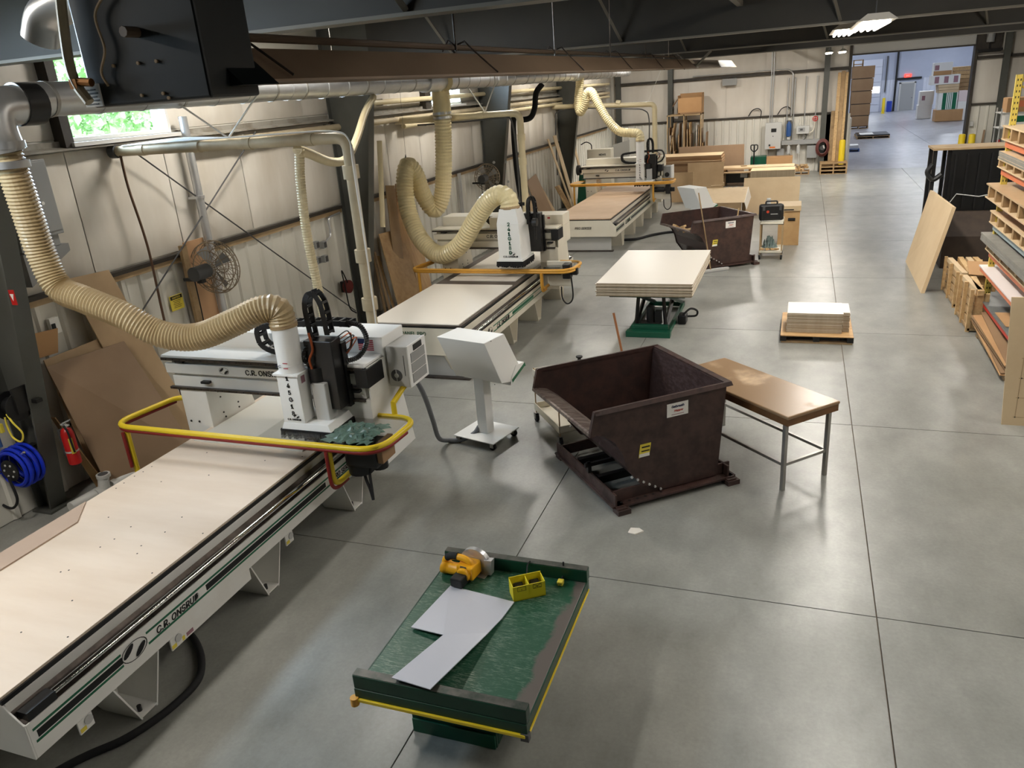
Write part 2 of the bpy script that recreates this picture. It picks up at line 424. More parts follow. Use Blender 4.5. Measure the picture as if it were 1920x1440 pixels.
# ---- windows
for q, (a, b, z0, z1) in enumerate(wins):
    wt = thing('window_%d' % (q+1), ['long strip window on the left wall outside the picture beside the nearest router', 'wide strip window high on the left wall with green trees behind', 'small strip window high on the left wall beyond the second column'][q], 'window', (WX-.1, (a+b)/2, z0), kind='structure')
    m = MB(); t = .045
    m.box(WX-.2, WX+.03, a, b, z0, z0+t); m.box(WX-.2, WX+.03, a, b, z1-t, z1); m.box(WX-.2, WX+.03, a, a+t, z0+t, z1-t); m.box(WX-.2, WX+.03, b-t, b, z0+t, z1-t)
    m.build('window_frame', M_frame, wt, world=True)
    MB().box(WX-.13, WX-.12, a+t, b-t, z0+t, z1-t).build('pane', M_glass, wt, world=True)
    MB().box(WX-.02, WX+.14, a-.05, b+.05, z0-.05, z0-.005).build('window_sill', M_frame, wt, world=True)
    MB().box(WX-.08, WX+.10, a-.13 if q < 2 else a-.3, a-.01, z0-.05, z1).build('jamb', M_girt if q == 0 else M_girt, wt, world=True)
# ---- steel frames: tapered columns and deep rafters
def col_x(z): return -7.55 + .155*z
for q, Y in enumerate(FR):
    if Y < 0 or q == 5: continue
    nm = ['', 'nearest to the camera, carrying the red fire extinguisher', 'second from the camera, between the two nearest machines', 'third from the camera, with four bolt heads', 'fourth from the camera, behind the far machine'][q]
    ct = thing('steel_column', 'tapered dark grey steel column on the left wall, ' + nm, 'column', (-7.6, Y, 0), kind='structure')
    MB().prism([(WX+.02, 0), (col_x(0), 0), (col_x(4.5), 4.5), (col_x(4.5), 5.5), (WX+.02, 5.5)], 'y', Y-.008, Y+.008).build('web', M_col, ct, world=True)
    MB().hexa([(col_x(0)-.01, Y-.1, 0), (col_x(0)+.012, Y-.1, 0), (col_x(0)+.012, Y+.1, 0), (col_x(0)-.01, Y+.1, 0),
               (col_x(4.5)-.01, Y-.1, 4.5), (col_x(4.5)+.012, Y-.1, 4.5), (col_x(4.5)+.012, Y+.1, 4.5), (col_x(4.5)-.01, Y+.1, 4.5)]).build('inner_flange', M_col, ct, world=True)
    MB().box(WX+.005, WX+.02, Y-.1, Y+.1, 0, 5.5).build('outer_flange', M_col, ct, world=True)
    MB().box(WX-.0, col_x(0)+.08, Y-.16, Y+.16, 0, .025).build('base_plate', M_col, ct, world=True)
    if q == 3:
        for bx_, bz in ((-7.45, 1.75), (-7.14, 1.75), (-7.5, 2.25), (-7.17, 2.25)):
            MB().cyl((bx_, Y-.03, bz), (bx_, Y-.008, bz), .035, n=8).build('bolt', M_lgray, ct, world=True)
for q, Y in enumerate(FR):
    if q == 5: continue
    rt = thing('roof_rafter', ['steel roof rafter behind the camera', 'deep dark steel rafter crossing the top edge of the picture', 'second dark steel rafter running across under the roof', 'third dark steel rafter, passing behind the hanging lamps', 'farthest dark steel rafter before the back wall'][q], 'rafter', (3, Y, 4.48), kind='structure')
    MB().prism([(col_x(4.5), 4.5), (14, 4.5), (14, 5.62), (WX+.02, 5.62), (WX+.02, 5.5), (col_x(4.5), 5.5)], 'y', Y-.008, Y+.008).build('web', M_raft, rt, world=True)
    MB().box(col_x(4.5)-.02, 14, Y-.1, Y+.1, 4.475, 4.5).build('bottom_flange', M_flange, rt, world=True)
    MB().box(WX, 14, Y-.1, Y+.1, 5.6, 5.62).build('top_flange', M_raft, rt, world=True)
    for x in (-5.3, -2.6, 0.4, 3.4):
        if q in (1,2,3):
            MB().tube([(x, Y-.02, 4.52), (x-.35, Y-.75, 5.45)], .028, 4).build('flange_brace', M_flange, rt, world=True)
# ---- ceiling and purlins
ce = MB().box(-8.1, 14.2, -6, YB+.3, 5.7, 5.85).build('ceiling', M_ceil); tag(ce, 'dark roof deck with purlins above the rafters', 'ceiling', kind='structure')
for x in [-7.2 + 1.5*i for i in range(14)]:
    MB().prism([(x-.04, 5.63), (x+.04, 5.63), (x+.04, 5.65), (x-.02, 5.65), (x-.02, 5.7), (x-.04, 5.7)], 'y', -5.9, YB).build('purlin', M_raft, ce, world=True)
# ---- back wall with the big doorway
DX0, DX1, DZ = 1.66, 5.80, 4.27
m = MB(); m.box(-8.1, DX0-.02, YB+.06, YB+.3, 0, 5.7); m.box(DX1+.02, 14.2, YB+.06, YB+.3, 0, 5.7); m.box(DX0-.02, DX1+.02, YB+.06, YB+.3, DZ+.04, 5.7)
wb = m.build('wall_back', M_vinyl_b); tag(wb, 'back wall with the wide open doorway into the next hall', 'wall', kind='structure')
lmb = liner_mesh(.905, 2.16, M_liner, 'liner_panel')
for x0, x1 in ((-7.6, .65), (.85, 1.5), (5.95, 6.6), (6.9, 13.5)):
    x = x0
    while x < x1:
        put(lmb, 'liner_panel', wb, (x, YB+.045, .01), -PI/2).scale = (1, -1 if False else 1, 1); x += .91
pb = pillow('insulation_panel', 1.485, 1.5, .04, M_vinyl_b, 31); pbu = pillow('insulation_panel', 1.485, 1.5, .03, M_vinyl_b, 33)
for x0, x1 in ((-7.6, DX0-.1), (DX1+.12, 13.8)):
    n = max(1, round((x1-x0)/1.5)); s = (x1-x0)/n
    for q in range(n):
        o = put(pb, 'insulation_panel', wb, (x0+q*s+.0075, YB+.05, 2.28), -PI/2); o.scale = (1, (s-.015)/1.485, 1)
        o = put(pbu, 'insulation_panel', wb, (x0+q*s+.0075, YB+.05, 3.92), -PI/2); o.scale = (1, (s-.015)/1.485, 1)
    MB().box(x0, x1, YB-.05, YB+.06, 2.205, 2.26).build('girt', M_girt, wb, world=True)
    MB().box(x0, x1, YB-.10, YB+.06, 3.80, 3.90).build('girt', M_girt, wb, world=True)
MB().box(DX0-.1, DX1+.1, YB-.02, YB+.05, DZ+.02, 5.0).build('door_header_panel', M_lgray, wb, world=True)
dt = thing('door_1', 'wide open doorway with black steel frame leading to the next hall', 'doorway', ((DX0+DX1)/2, YB, 0), kind='structure')
for n_, bb in (('door_jamb', (DX0-.10, DX0, YB-.08, YB+.36, 0, DZ+.4)), ('door_jamb', (DX1, DX1+.10, YB-.08, YB+.36, 0, DZ+.4)), ('door_head', (DX0, DX1, YB-.06, YB+.36, DZ, DZ+.05))):
    MB().box(*bb).build(n_, M_girt, dt, world=True)
for q, (x, lb) in enumerate(((-7.45, 'in the far left corner'), (-5.25, 'behind the rack of upright boards'), (.78, 'beside the electrical panels'), (6.82, 'right of the doorway, with a fire extinguisher'))):
    ct = thing('steel_column', 'dark grey steel column on the back wall ' + lb, 'column', (x, YB-.12, 0), kind='structure')
    MB().box(x-.1, x+.1, YB-.26, YB-.24, 0, 5.6).build('flange', M_col, ct, world=True)
    MB().box(x-.1, x+.1, YB-.08, YB-.06, 0, 5.6).build('flange', M_col, ct, world=True)
    MB().box(x-.008, x+.008, YB-.24, YB-.08, 0, 5.6).build('web', M_col, ct, world=True)
# ---- unseen walls that close the hall (behind and to the right of the camera)
wr = MB().box(14, 14.2, -6, YB, 0, 5.7).build('wall_right', M_dim); tag(wr, 'right wall of the hall outside the picture', 'wall', kind='structure')
wf = MB().box(-8, 14.2, -6.2, -6, 0, 5.7).build('wall_front', M_dim); tag(wf, 'front wall of the hall behind the camera', 'wall', kind='structure')
# ---- the hall beyond the doorway
FY = 76.3
w2 = MB().box(-12, 24, FY+.05, FY+.3, 0, 7).build('wall_far', M_farw); tag(w2, 'blue-grey end wall of the far hall', 'wall', kind='structure')
lmf = liner_mesh(.905, 2.5, M_farl, 'liner_panel')
x = 2.0
while x < 14:
    if not (7.2 < x+.45 < 8.9): put(lmf, 'liner_panel', w2, (x, FY+.04, .01), -PI/2)
    x += .91
w3 = MB().box(-12.2, -12, YB+.3, FY, 0, 7).build('wall_far_left', M_farw); tag(w3, 'left wall of the far hall', 'wall', kind='structure')
w4 = MB().box(24, 24.2, YB+.3, FY, 0, 7).build('wall_far_right', M_farw); tag(w4, 'right wall of the far hall', 'wall', kind='structure')
c2 = MB().box(-12, 24, YB+.3, FY, 7, 7.2).build('ceiling_far', M_farw); tag(c2, 'ceiling of the far hall', 'ceiling', kind='structure')
w5 = MB(); w5.box(-12, DX0-.1, YB+.3, YB+.4, 0, 7); w5.box(DX1+.1, 24, YB+.3, YB+.4, 0, 7); w5.box(DX0-.1, DX1+.1, YB+.3, YB+.4, DZ+.4, 7)
w5 = w5.build('wall_far_front', M_farw); tag(w5, 'far hall side of the dividing wall', 'wall', kind='structure')
d2 = thing('door_2', 'grey steel exit door in the far hall', 'door', (8.1, FY, 0), kind='structure')
B('door_leaf', M_gray, d2, -.5, .5, -.03, .02, 0, 2.15); B('door_frame', M_lgray, d2, -.62, -.5, -.05, .04, 0, 2.25); B('door_frame', M_lgray, d2, .5, .62, -.05, .04, 0, 2.25); B('door_frame', M_lgray, d2, -.62, .62, -.05, .04, 2.15, 2.27)
B('handle', M_dgray, d2, .36, .44, -.09, -.03, .98, 1.02)
B('header_bar', M_black, d2, -1.0, 1.0, -.06, .04, 2.45, 2.62)
d3 = thing('door_3', 'pale overhead door with a bright window in the far hall', 'door', (4.7, FY-.05, 0), kind='structure')
for q in range(7): B('door_section', M_farl, d3, -1.2, 1.35, -.03, .03, .02+q*.6, .6+q*.6)
B('door_window', M_bright, d3, .45, 1.28, -.04, -.03, 1.55, 2.05)
tr = MB().box(7.1, 7.25, FY-.12, FY+.02, 0, 5.2).build('trim_1', M_black); tag(tr, 'black post beside the far exit door', 'post', kind='structure')
tr = MB().box(6.35, 6.45, FY-.1, FY+.02, 1.6, 4.4).build('trim_2', M_dgray); tag(tr, 'door track between overhead door and black post', 'track', kind='structure')
ex = thing('exit_sign', 'red lit exit sign above the far grey door', 'sign', (8.05, FY-.02, 2.62))
B('sign_box', M_exit, ex, -.26, .26, -.04, .04, 0, .26)
text('lettering', 'EXIT', .17, (0, -.045, .13), RX, M_inkwh, ex, bold=.02)
# ================================================================ CNC routers
# local frame: origin on the floor at the middle of the near end, x to the right, y away from the camera
def logo(m, c, s, face):       # ring with two dark lenses; face 'x' (+x) or 'y' (-y)
    def P(a, b, d): return (c[0]+d, c[1]+a, c[2]+b) if face == 'x' else (c[0]+a, c[1]-d, c[2]+b)
    N = 22
    for k in range(N):
        a0, a1 = 2*PI*k/N, 2*PI*(k+1)/N
        m.quad(P(math.cos(a0)*s, math.sin(a0)*s*.62, .003), P(math.cos(a1)*s, math.sin(a1)*s*.62, .003), P(math.cos(a1)*s*.94, math.sin(a1)*s*.57, .003), P(math.cos(a0)*s*.94, math.sin(a0)*s*.57, .003))
    for sg in (-1, 1):
        cx, cz = -sg*.42*s, sg*.20*s; pts = []
        for k in range(12):
            t = 2*PI*k/12; u, v = math.cos(t)*.52*s, math.sin(t)*.20*s; r = .62
            pts.append(P(cx+u*math.cos(r)-v*math.sin(r), cz+u*math.sin(r)+v*math.cos(r), .0032))
        m.add(pts, [tuple(range(12))])
def chain(parent, pts, wid, hgt, m_, axis):    # drag chain of separate links
    path = resample(catmull(pts, 12), hgt*.95); mb = MB()
    for i in range(len(path)-1):
        a, b = path[i], path[i+1]; t = (b-a).normalized(); s = Vector(axis); n = t.cross(s).normalized(); c = (a+b)/2; L = (b-a).length*.5
        for sd in (-1, 1):
            o = c + s*sd*wid/2; h = hgt/2; q = []
            for dz in (-1, 1):
                for (du, dv) in ((-1,-1),(1,-1),(1,1),(-1,1)): q.append(tuple(o + t*L*1.12*du + s*.006*dv + n*h*dz))
            mb.hexa(q)
        if i % 2 == 0:
            for dz in (-1, 1):
                q = []
                for e in (-1, 1):
                    for (du, dv) in ((-1,-1),(1,-1),(1,1),(-1,1)): q.append(tuple(c + t*L*.45*du + s*wid*.5*dv + n*(hgt/2*dz + .004*e)))
                mb.hexa(q)
    o = mb.build('cable_chain', m_, parent); return o

def router(name, label, loc, opt):
    t = thing(name, label, 'router', loc, 0, 'CNC routers along the left wall')
    L, gy, TZ = opt['len'], opt['gy'], opt['tz']; W = opt['white']; gx = opt.get('gx', 0)
    hw = .89; tw = .76; z0 = .38
    # --- bed
    bf = MB()
    for s in (-1, 1):
        bf.prism([(s*.80, z0), (s*hw, z0), (s*hw, .635), (s*.80, .635)], 'y', .012, L)
        bf.prism([(s*.73, z0), (s*.775, z0), (s*.775, TZ-.05), (s*.73, TZ-.05)], 'y', .012, L)
    bf.box(-.8, .8, .012, L, z0, z0+.03); bf.box(-.73, .73, .012, L, TZ-.08, TZ-.05)
    bed = bf.build('bed_frame', W, t, bevel=.004)
    m = MB(); m.prism([(-hw, z0-.0), (hw, z0), (hw, .64), (.80, .72), (.76, TZ-.05), (-.76, TZ-.05), (-.80, .72), (-hw, .64)], 'y', 0, .012)
    ep = m.build('end_panel', W, t, bevel=.003)
    if opt.get('end_low'):
        B('end_skirt', M_lgray, t, -.74, .74, .10, .13, .03, z0); B('foot_bar', M_rail, t, -.78, .8, .02, .14, 0, .03)
        B('end_gap', M_ink, t, -.74, .74, -.002, .012, TZ-.05, TZ-.035)
    if opt.get('end_text'):
        text('lettering', opt['end_text'], .105, (opt['end_x'], -.004, opt['end_z']), RX, opt['end_m'], ep, bold=.022, shear=opt.get('end_sh', 0))
    for s in (-1, 1):
        part('rail_bed', M_rail, t, lambda m: m.prism([(s*.775, .625), (s*.88, .625), (s*.88, .640), (s*.80, .655), (s*.775, .70)], 'y', .02, L-.02))
        part('linear_rail', M_chrome, t, lambda m: m.cyl((s*.85, .22 if s > 0 else .05, .672), (s*.85, L-.05, .672), .024, n=14), smooth=True)
        B('rail_stop', M_black, t, min(s*.81, s*.89), max(s*.81, s*.89), .04, .24, .64, .70)
        B('gasket', M_black, t, min(s*.755, s*.772), max(s*.755, s*.772), .0, L, TZ-.05, TZ-.018)
    # --- stripes and lettering on the right skirt
    for a, b in opt['black']: B('wide_stripe', M_ink if not opt.get('green_band') else M_green, t, hw, hw+.002, a, b, .505, .555)
    for z in (.482, .570):
        for a, b in opt['greens']: B('green_stripe', M_green, t, hw, hw+.002, a, b, z-.003, z+.014)
    for body, yc, size in opt['side_text']:
        text('lettering', body, size, (hw+.003, yc, .528), RXP, M_ink, t, bold=.02, shear=.2)
    if opt.get('side_logo'): part('emblem', M_ink, t, lambda m: logo(m, (hw, opt['side_logo'], .53), .115, 'x'))
    # --- legs: folded plate feet
    for y in opt['legs']:
        for s in (-1, 1):
            m = MB(); xo, xi = s*hw, s*.52
            def pl(ps): m.hexa(ps)
            pl([(xo,y-.0,0),(xi,y-.0,0),(xi,y+.012,0),(xo,y+.012,0),(xo,y-.14,z0),(xi-s*.1,y-.14,z0),(xi-s*.1,y-.128,z0),(xo,y-.128,z0)])
            pl([(xo,y+.14,0),(xi,y+.14,0),(xi,y+.152,0),(xo,y+.152,0),(xo,y+.27,z0),(xi-s*.1,y+.27,z0),(xi-s*.1,y+.282,z0),(xo,y+.282,z0)])
            pl([(xi,y,0),(xi+s*.012,y,0),(xi+s*.012,y+.15,0),(xi,y+.15,0),(xi-s*.1,y-.14,z0),(xi-s*.088,y-.14,z0),(xi-s*.088,y+.28,z0),(xi-s*.1,y+.28,z0)])
            m.box(min(xo,xi), max(xo,xi), y, y+.15, .012, .024)
            lg = m.build('leg', W, t)
            part('anchor_bolt', M_blackm, lg, lambda m: m.cyl((xo-s*.06, y+.05, .024), (xo-s*.06, y+.05, .07), .016, n=8).cyl((xo-s*.06, y+.05, .0), (xo-s*.06, y+.05, .012), .04, n=10))
    # --- levelling tabs under the skirt
    for y in opt.get('tabs', []):
        o = B('levelling_tab', W, t, hw-.012, hw, y, y+.11, z0-.10, z0)
        part('dial', M_lgray, o, lambda m: m.cyl((hw, y+.075, z0-.035), (hw+.008, y+.075, z0-.035), .032, n=14))
        B('sticker', M_cau, o, hw, hw+.002, y+.005, y+.05, z0-.09, z0-.06)
    if opt.get('cover'):
        a, b = opt['cover']; o = B('pipe_cover', W, t, .70, hw-.005, a, b, .275, z0, bevel=.004)
        B('sticker', M_cau, o, hw-.005, hw-.003, a+.02, a+.06, .285, .32); B('sticker', M_inkm, o, hw-.005, hw-.003, a+.08, a+.15, .29, .32)
    # --- table
    tb = B('table', opt['table_m'], t, -tw, tw, opt.get('ty0', 0), opt.get('ty1', L), TZ-.028, TZ, bevel=.002)
    rnd = random.Random(len(label)); sc = MB()
    for q in range(34 if opt.get('screws') else 0):
        x, y = rnd.choice((-.7, -.35, 0, .35, .72))+rnd.uniform(-.03,.03), rnd.uniform(.15, L-.9)
        sc.cyl((x, y, TZ), (x, y, TZ+.0012), .007, n=6)
    if sc.v: sc.build('screw_holes', M_ink, tb)['kind'] = 'stuff'
    # --- gantry
    G = gy
    for s in (-1, 1):
        xa, xb = (gx-1.05, gx-.71) if s < 0 else (gx+.93, gx+1.27)
        m = MB(); d0, d1 = .62, .80
        m.hexa([(xa,G+.01,.5),(xb,G+.01,.5),(xb,G+d1,.5),(xa,G+d1,.5),(xa,G+.01,1.27),(xb,G+.01,1.27),(xb,G+d0,1.27),(xa,G+d0,1.27)])
        lg = m.build('gantry_leg', W, t, bevel=.006)
        xin = xb if s < 0 else xa
        part('bolt_heads', M_blackm, lg, lambda m: [m.cyl((xin-.004*s*0, G+dy, z), (xin-s*.008, G+dy, z), .010, n=6) for dy, z in ((.18,1.17),(.2,1.10),(.42,1.17),(.42,1.10),(.2,.92),(.22,.86),(.45,.94),(.45,.88))])
        if s < 0: part('front_bolts', M_blackm, lg, lambda m: [m.cyl((xa+dx, G+.002, z), (xa+dx, G+.01, z), .012, n=6) for dx, z in ((.06,.88),(.17,.88))])
    bm_ = MB(); x0, x1 = gx-1.12, gx+1.22
    bm_.box(x0, x1, G+.06, G+.55, 1.27, 1.60); bm_.box(x0, x1, G+.03, G+.06, 1.27, 1.39)
    beam = bm_.build('gantry_beam', W, t, bevel=.004)
    B('name_plate', M_cream if W is M_cream else W, beam, gx-1.16, gx+1.2, G, G+.035, 1.43, 1.535, bevel=.003)
    B('upper_rail', M_rail, beam, gx-1.17, gx+1.25, G-.03, G+.03, 1.578, 1.605)
    B('lower_rail', M_rail, beam, gx-1.15, gx+1.22, G-.01, G+.03, 1.25, 1.275)
    part('rail_bolts', M_ink, beam, lambda m: [m.cyl((gx-1.1+.09*q, G-.032, 1.592), (gx-1.1+.09*q, G-.029, 1.592), .008, n=6) for q in range(26)] + [m.cyl((gx-1.1+.09*q, G-.012, 1.262), (gx-1.1+.09*q, G-.009, 1.262), .008, n=6) for q in range(26)])
    for dx, z in ((-1.0, 1.565), (-.72, 1.345), (1.08, 1.36)): B('limit_block', M_black, beam, gx+dx, gx+dx+.10, G-.02, G+.06, z-.012, z+.012)
    text('lettering', 'C.R. ONSRUD', .105, (gx+opt.get('name_x', .0), G-.003, 1.483), RX, M_ink, beam, bold=.024)
    part('emblem', M_ink, beam, lambda m: logo(m, (gx+opt.get('name_x', 0)-.50, G, 1.485), .062, 'y'))
    B('top_cover', M_whiteflat if W is M_white else W, t, gx-1.17, gx+1.27, G-.02, G+.33, 1.605, 1.632, bevel=.004)
    tbx = B('top_box', M_whiteflat if W is M_white else W, t, gx+opt.get('bx0', -1.12), gx+1.29, G+.34, G+.78, 1.605, 1.80, bevel=.008)
    B('side_panel', W, t, gx+1.275, gx+1.29, G-.0, G+.78, 1.28, 1.605)
    B('bellows_block', M_black, t, gx+1.17, gx+1.305, G-.04, G+.27, 1.41, 1.60, bevel=.004)
    if opt.get('flag'):
        fx, fz = gx+1.02, 1.735; fm = MB()
        fm.mat(0); [fm.box(fx, fx+.17, G+.336, G+.339, fz-.075+.0192*q, fz-.075+.0192*(q+.62)) for q in range(6)]
        fm.mat(1); fm.box(fx, fx+.075, G+.334, G+.338, fz-.005, fz+.045)
        fm.build('flag_sticker', [M_inkred, M_inkb], tbx)
        B('sticker_ground', M_inkwh, tbx, fx-.004, fx+.174, G+.338, G+.3405, fz-.08, fz+.05)
    elif opt.get('small_flag'): B('flag_sticker', M_inkred, tbx, gx+1.0, gx+1.05, G+.337, G+.34, 1.73, 1.76)
    # --- cooling unit on the right side
    if opt.get('ac'):
        ac = thing('cooling_unit', None, None); ac.parent = t; ac.location = (gx+1.315, G+.34, 1.29)
        B('casing', M_lgray, ac, 0, .225, 0, .40, 0, .42, bevel=.01)
        B('vent_face', M_whiteflat, ac, .225, .24, 0, .40, -.005, .425, bevel=.006)
        for q in range(3): B('grille', M_gray, ac, .240, .246, .05, .35, .03+.105*q, .125+.105*q)
        B('display', M_black, ac, .240, .246, .12, .30, .345, .405)
        part('fan', M_dgray, ac, lambda m: m.cyl((.09,-.004,.12),(.09,.002,.12), .062, n=20))
        part('fan_hub', M_lgray, ac, lambda m: m.cyl((.09,-.008,.12),(.09,-.002,.12), .024, n=14).box(.086,.094,-.007,-.004,.06,.18))
        B('slot', M_black, ac, .185, .190, -.003, .002, .12, .33)
    elif opt.get('ac_small'):
        ac = B('cooling_unit', M_gray, t, gx+1.3, gx+1.52, G+.2, G+.6, 1.16, 1.52, bevel=.008)
        part('fan', M_black, ac, lambda m: m.cyl((gx+1.41,G+.192,1.28),(gx+1.41,G+.2,1.28), .07, n=14)); B('vent_face', M_whiteflat, ac, gx+1.52, gx+1.56, G+.2, G+.6, 1.15, 1.53)
    # --- carriage, spindle, dust hood
    cx = gx+opt['head_x']
    car = B('carriage', M_blackm, t, cx+.12, cx+.42, G-.20, G-.03, 1.24, 1.92, bevel=.008)
    B('carriage_column', M_black, car, cx+.26, cx+.44, G-.06, G+.02, 1.22, 1.86); B('valve_block', M_gray, car, cx+.02, cx+.12, G-.12, G-.05, 1.72, 1.88)
    B('terminal', M_cau if False else M_lgray, car, cx+.03, cx+.10, G-.13, G-.12, 1.74, 1.80)
    if opt['hood'] == 'round':
        y = G-opt.get('hy', .36); lf = opt.get('lift', 0); pt_ = opt.get('ptop', 2.11)
        sp = thing('spindle', None, None); sp.parent = t
        part('motor', M_lgray, sp, lambda m: m.box(cx+.17, cx+.32, y+.0, y+.15, 1.10, 1.52), bevel=.01)
        part('motor_top', M_black, sp, lambda m: m.cyl((cx+.2, y+.1, 1.5), (cx+.2, y+.1, 1.66), .085, n=18), smooth=True)
        part('motor_cable', M_blackm, sp, lambda m: ribbed(m, [(cx+.2,y+.08,1.66),(cx+.12,y+.03,1.74),(cx+.14,y+.06,1.84),(cx+.22,y+.12,1.95)], .02, .02, .12, 8))
        hd = thing('dust_hood', None, None); hd.parent = t
        part('hood_base', M_whiteflat, hd, lambda m: m.hexa([(cx-.15,y-.13,.985+lf),(cx+.40,y-.13,.985+lf),(cx+.40,y+.30,.985+lf),(cx-.15,y+.30,.985+lf),(cx-.13,y-.11,1.05+lf),(cx+.36,y-.11,1.05+lf),(cx+.36,y+.27,1.05+lf),(cx-.13,y+.27,1.05+lf)]), bevel=.004)
        b2 = MB(); rnd = random.Random(5)
        for (ax, ay, bx2, by2) in ((cx-.155,y-.135,cx+.405,y-.135),(cx+.405,y-.135,cx+.405,y+.305),(cx+.405,y+.305,cx-.155,y+.305),(cx-.155,y+.305,cx-.155,y-.135)):
            n = 46
            for q in range(n):
                u = (q+.5)/n; px, py = ax+(bx2-ax)*u, ay+(by2-ay)*u; j = rnd.uniform(-.012,.012); jz = max(TZ+.018, .89+lf)+rnd.uniform(0,.02)
                b2.hexa([(px-.008+j,py-.008+j,jz),(px+.008+j,py-.008+j,jz),(px+.008+j,py+.008+j,jz),(px-.008+j,py+.008+j,jz),(px-.008,py-.008,.987+lf),(px+.008,py-.008,.987+lf),(px+.008,py+.008,.987+lf),(px-.008,py+.008,.987+lf)])
        b2.build('brush_skirt', M_rubber, hd)['kind'] = 'stuff'
        part('hood_duct', M_whiteflat, hd, lambda m: m.hexa([(cx-.125,y-.11,1.05+lf),(cx+.115,y-.11,1.05+lf),(cx+.115,y+.06,1.05+lf),(cx-.125,y+.06,1.05+lf),(cx-.115,y-.11,1.54+lf),(cx+.115,y-.11,1.54+lf),(cx+.115,y+.08,1.54+lf),(cx-.115,y+.08,1.54+lf)]), bevel=.006)
        part('flange_ring', M_whiteflat, hd, lambda m: m.box(cx-.14, cx+.14, y-.135, y+.105, 1.53+lf, 1.55+lf))
        part('dust_pipe', M_whiteflat, hd, lambda m: m.cyl((cx,y-.015,1.55+lf),(cx,y-.015,pt_), .118, n=24).cyl((cx,y-.015,1.72),(cx,y-.015,1.728), .121, n=24), smooth=True)
        part('clamp_band', M_strip, hd, lambda m: m.cyl((cx,y-.015,pt_-.03),(cx,y-.015,pt_+.005), .126, n=24), smooth=True)
        text('lettering', '\n'.join(opt['code']), .082, (cx-.0, y-.113, 1.325+lf), RX, M_ink, hd, bold=.035, linesp=.86)
        text('lettering', 'C.R. ONSRUD', .034, (cx, y-.113, 1.085+lf), RX, M_ink, hd, bold=.02)
        part('emblem', M_ink, hd, lambda m: logo(m, (cx+.03, y-.111, 1.12+lf), .035, 'y'))
        text('sticker', '3 C', .05, (cx-.05, y-.138, 1.63+lf), (PI/2,0,0), M_inkb, hd, bold=.0); B('sticker', M_inkred, hd, cx+.0, cx+.05, y-.134, y-.130, 1.655+lf, 1.662+lf); B('sticker', M_inkred, hd, cx+.0, cx+.05, y-.134, y-.130, 1.605+lf, 1.612+lf)
        B('warning_sticker', M_inkm, hd, cx+.1155, cx+.117, y-.06, y+.0, 1.44+lf, 1.51+lf)
        if opt.get('chains', True):
            chain(t, [(cx+.18,G-.10,1.93),(cx+.17,G-.10,2.25),(cx+.24,G-.08,2.36),(cx+.31,G-.06,2.25),(cx+.32,G-.04,1.95)], .09, .05, M_black, (0,1,0))
            chain(t, [(cx+.1,G+.20,1.66),(cx-.4,G+.20,1.66),(cx-.62,G+.20,1.72),(cx-.66,G+.20,1.83),(cx-.58,G+.20,1.93),(cx+.1,G+.22,1.98),(cx+.42,G+.22,1.98)], .12, .055, M_black, (0,1,0))
            part('cable_loop', M_blackm, t, lambda m: ribbed(m, [(cx+.40,G+.16,2.0),(cx+.56,G+.12,1.98),(cx+.62,G+.1,1.84),(cx+.54,G+.06,1.70),(cx+.42,G+.0,1.66)], .024, .02, .14, 8))
            for q in range(4):
                part('wire', [M_blackm, M_copper][q % 2], t, lambda m: m.tube(catmull([(cx+.36+.01*q,G+.02,1.9-.03*q),(cx+.46+.03*q,G+.05,1.95-.02*q),(cx+.50-.04*q,G+.02,1.82-.05*q),(cx+.38,G-.02,1.74-.02*q)], 6), .006, 6))
            part('wire', M_copper, t, lambda m: m.tube(catmull([(cx+.20,G-.2,2.0),(cx+.23,G-.22,1.85),(cx+.19,G-.24,1.75),(cx+.2,G-.24,1.66)], 6), .012, 6))
    else:
        y = G-.72
        hd = thing('dust_hood', None, None); hd.parent = t
        part('hood_box', M_whiteflat, hd, lambda m: m.hexa([(cx-.20,y,1.20),(cx+.22,y,1.20),(cx+.22,y+.55,1.20),(cx-.20,y+.55,1.20),(cx-.20,y,1.82),(cx+.20,y,1.82),(cx+.20,y+.5,1.82),(cx-.20,y+.5,1.82)]), bevel=.005)
        part('hood_taper', M_whiteflat, hd, lambda m: m.hexa([(cx-.20,y,1.82),(cx+.20,y,1.82),(cx+.20,y+.42,1.82),(cx-.20,y+.42,1.82),(cx-.15,y+.04,2.07),(cx+.15,y+.04,2.07),(cx+.15,y+.34,2.07),(cx-.15,y+.34,2.07)]), bevel=.004)
        part('hood_foot', M_whiteflat, hd, lambda m: m.box(cx-.23, cx+.25, y-.03, y+.58, 1.17, 1.21))
        b2 = MB(); rnd = random.Random(6)
        for (ax, ay, bx2, by2) in ((cx-.23,y-.03,cx+.25,y-.03),(cx+.25,y-.03,cx+.25,y+.58),(cx+.25,y+.58,cx-.23,y+.58),(cx-.23,y+.58,cx-.23,y-.03)):
            for q in range(40):
                u = (q+.5)/40; px, py = ax+(bx2-ax)*u, ay+(by2-ay)*u; j = rnd.uniform(-.01,.01); jz = 1.07+rnd.uniform(0,.03)
                b2.hexa([(px-.009+j,py-.009+j,jz),(px+.009+j,py-.009+j,jz),(px+.009+j,py+.009+j,jz),(px-.009+j,py+.009+j,jz),(px-.009,py-.009,1.18),(px+.009,py-.009,1.18),(px+.009,py+.009,1.18),(px-.009,py+.009,1.18)])
        b2.build('brush_skirt', M_rubber, hd)['kind'] = 'stuff'
        text('lettering', '\n'.join(opt['code']), .118, (cx+.02, y-.004, 1.575), RX, M_inkg, hd, bold=.04, linesp=.69)
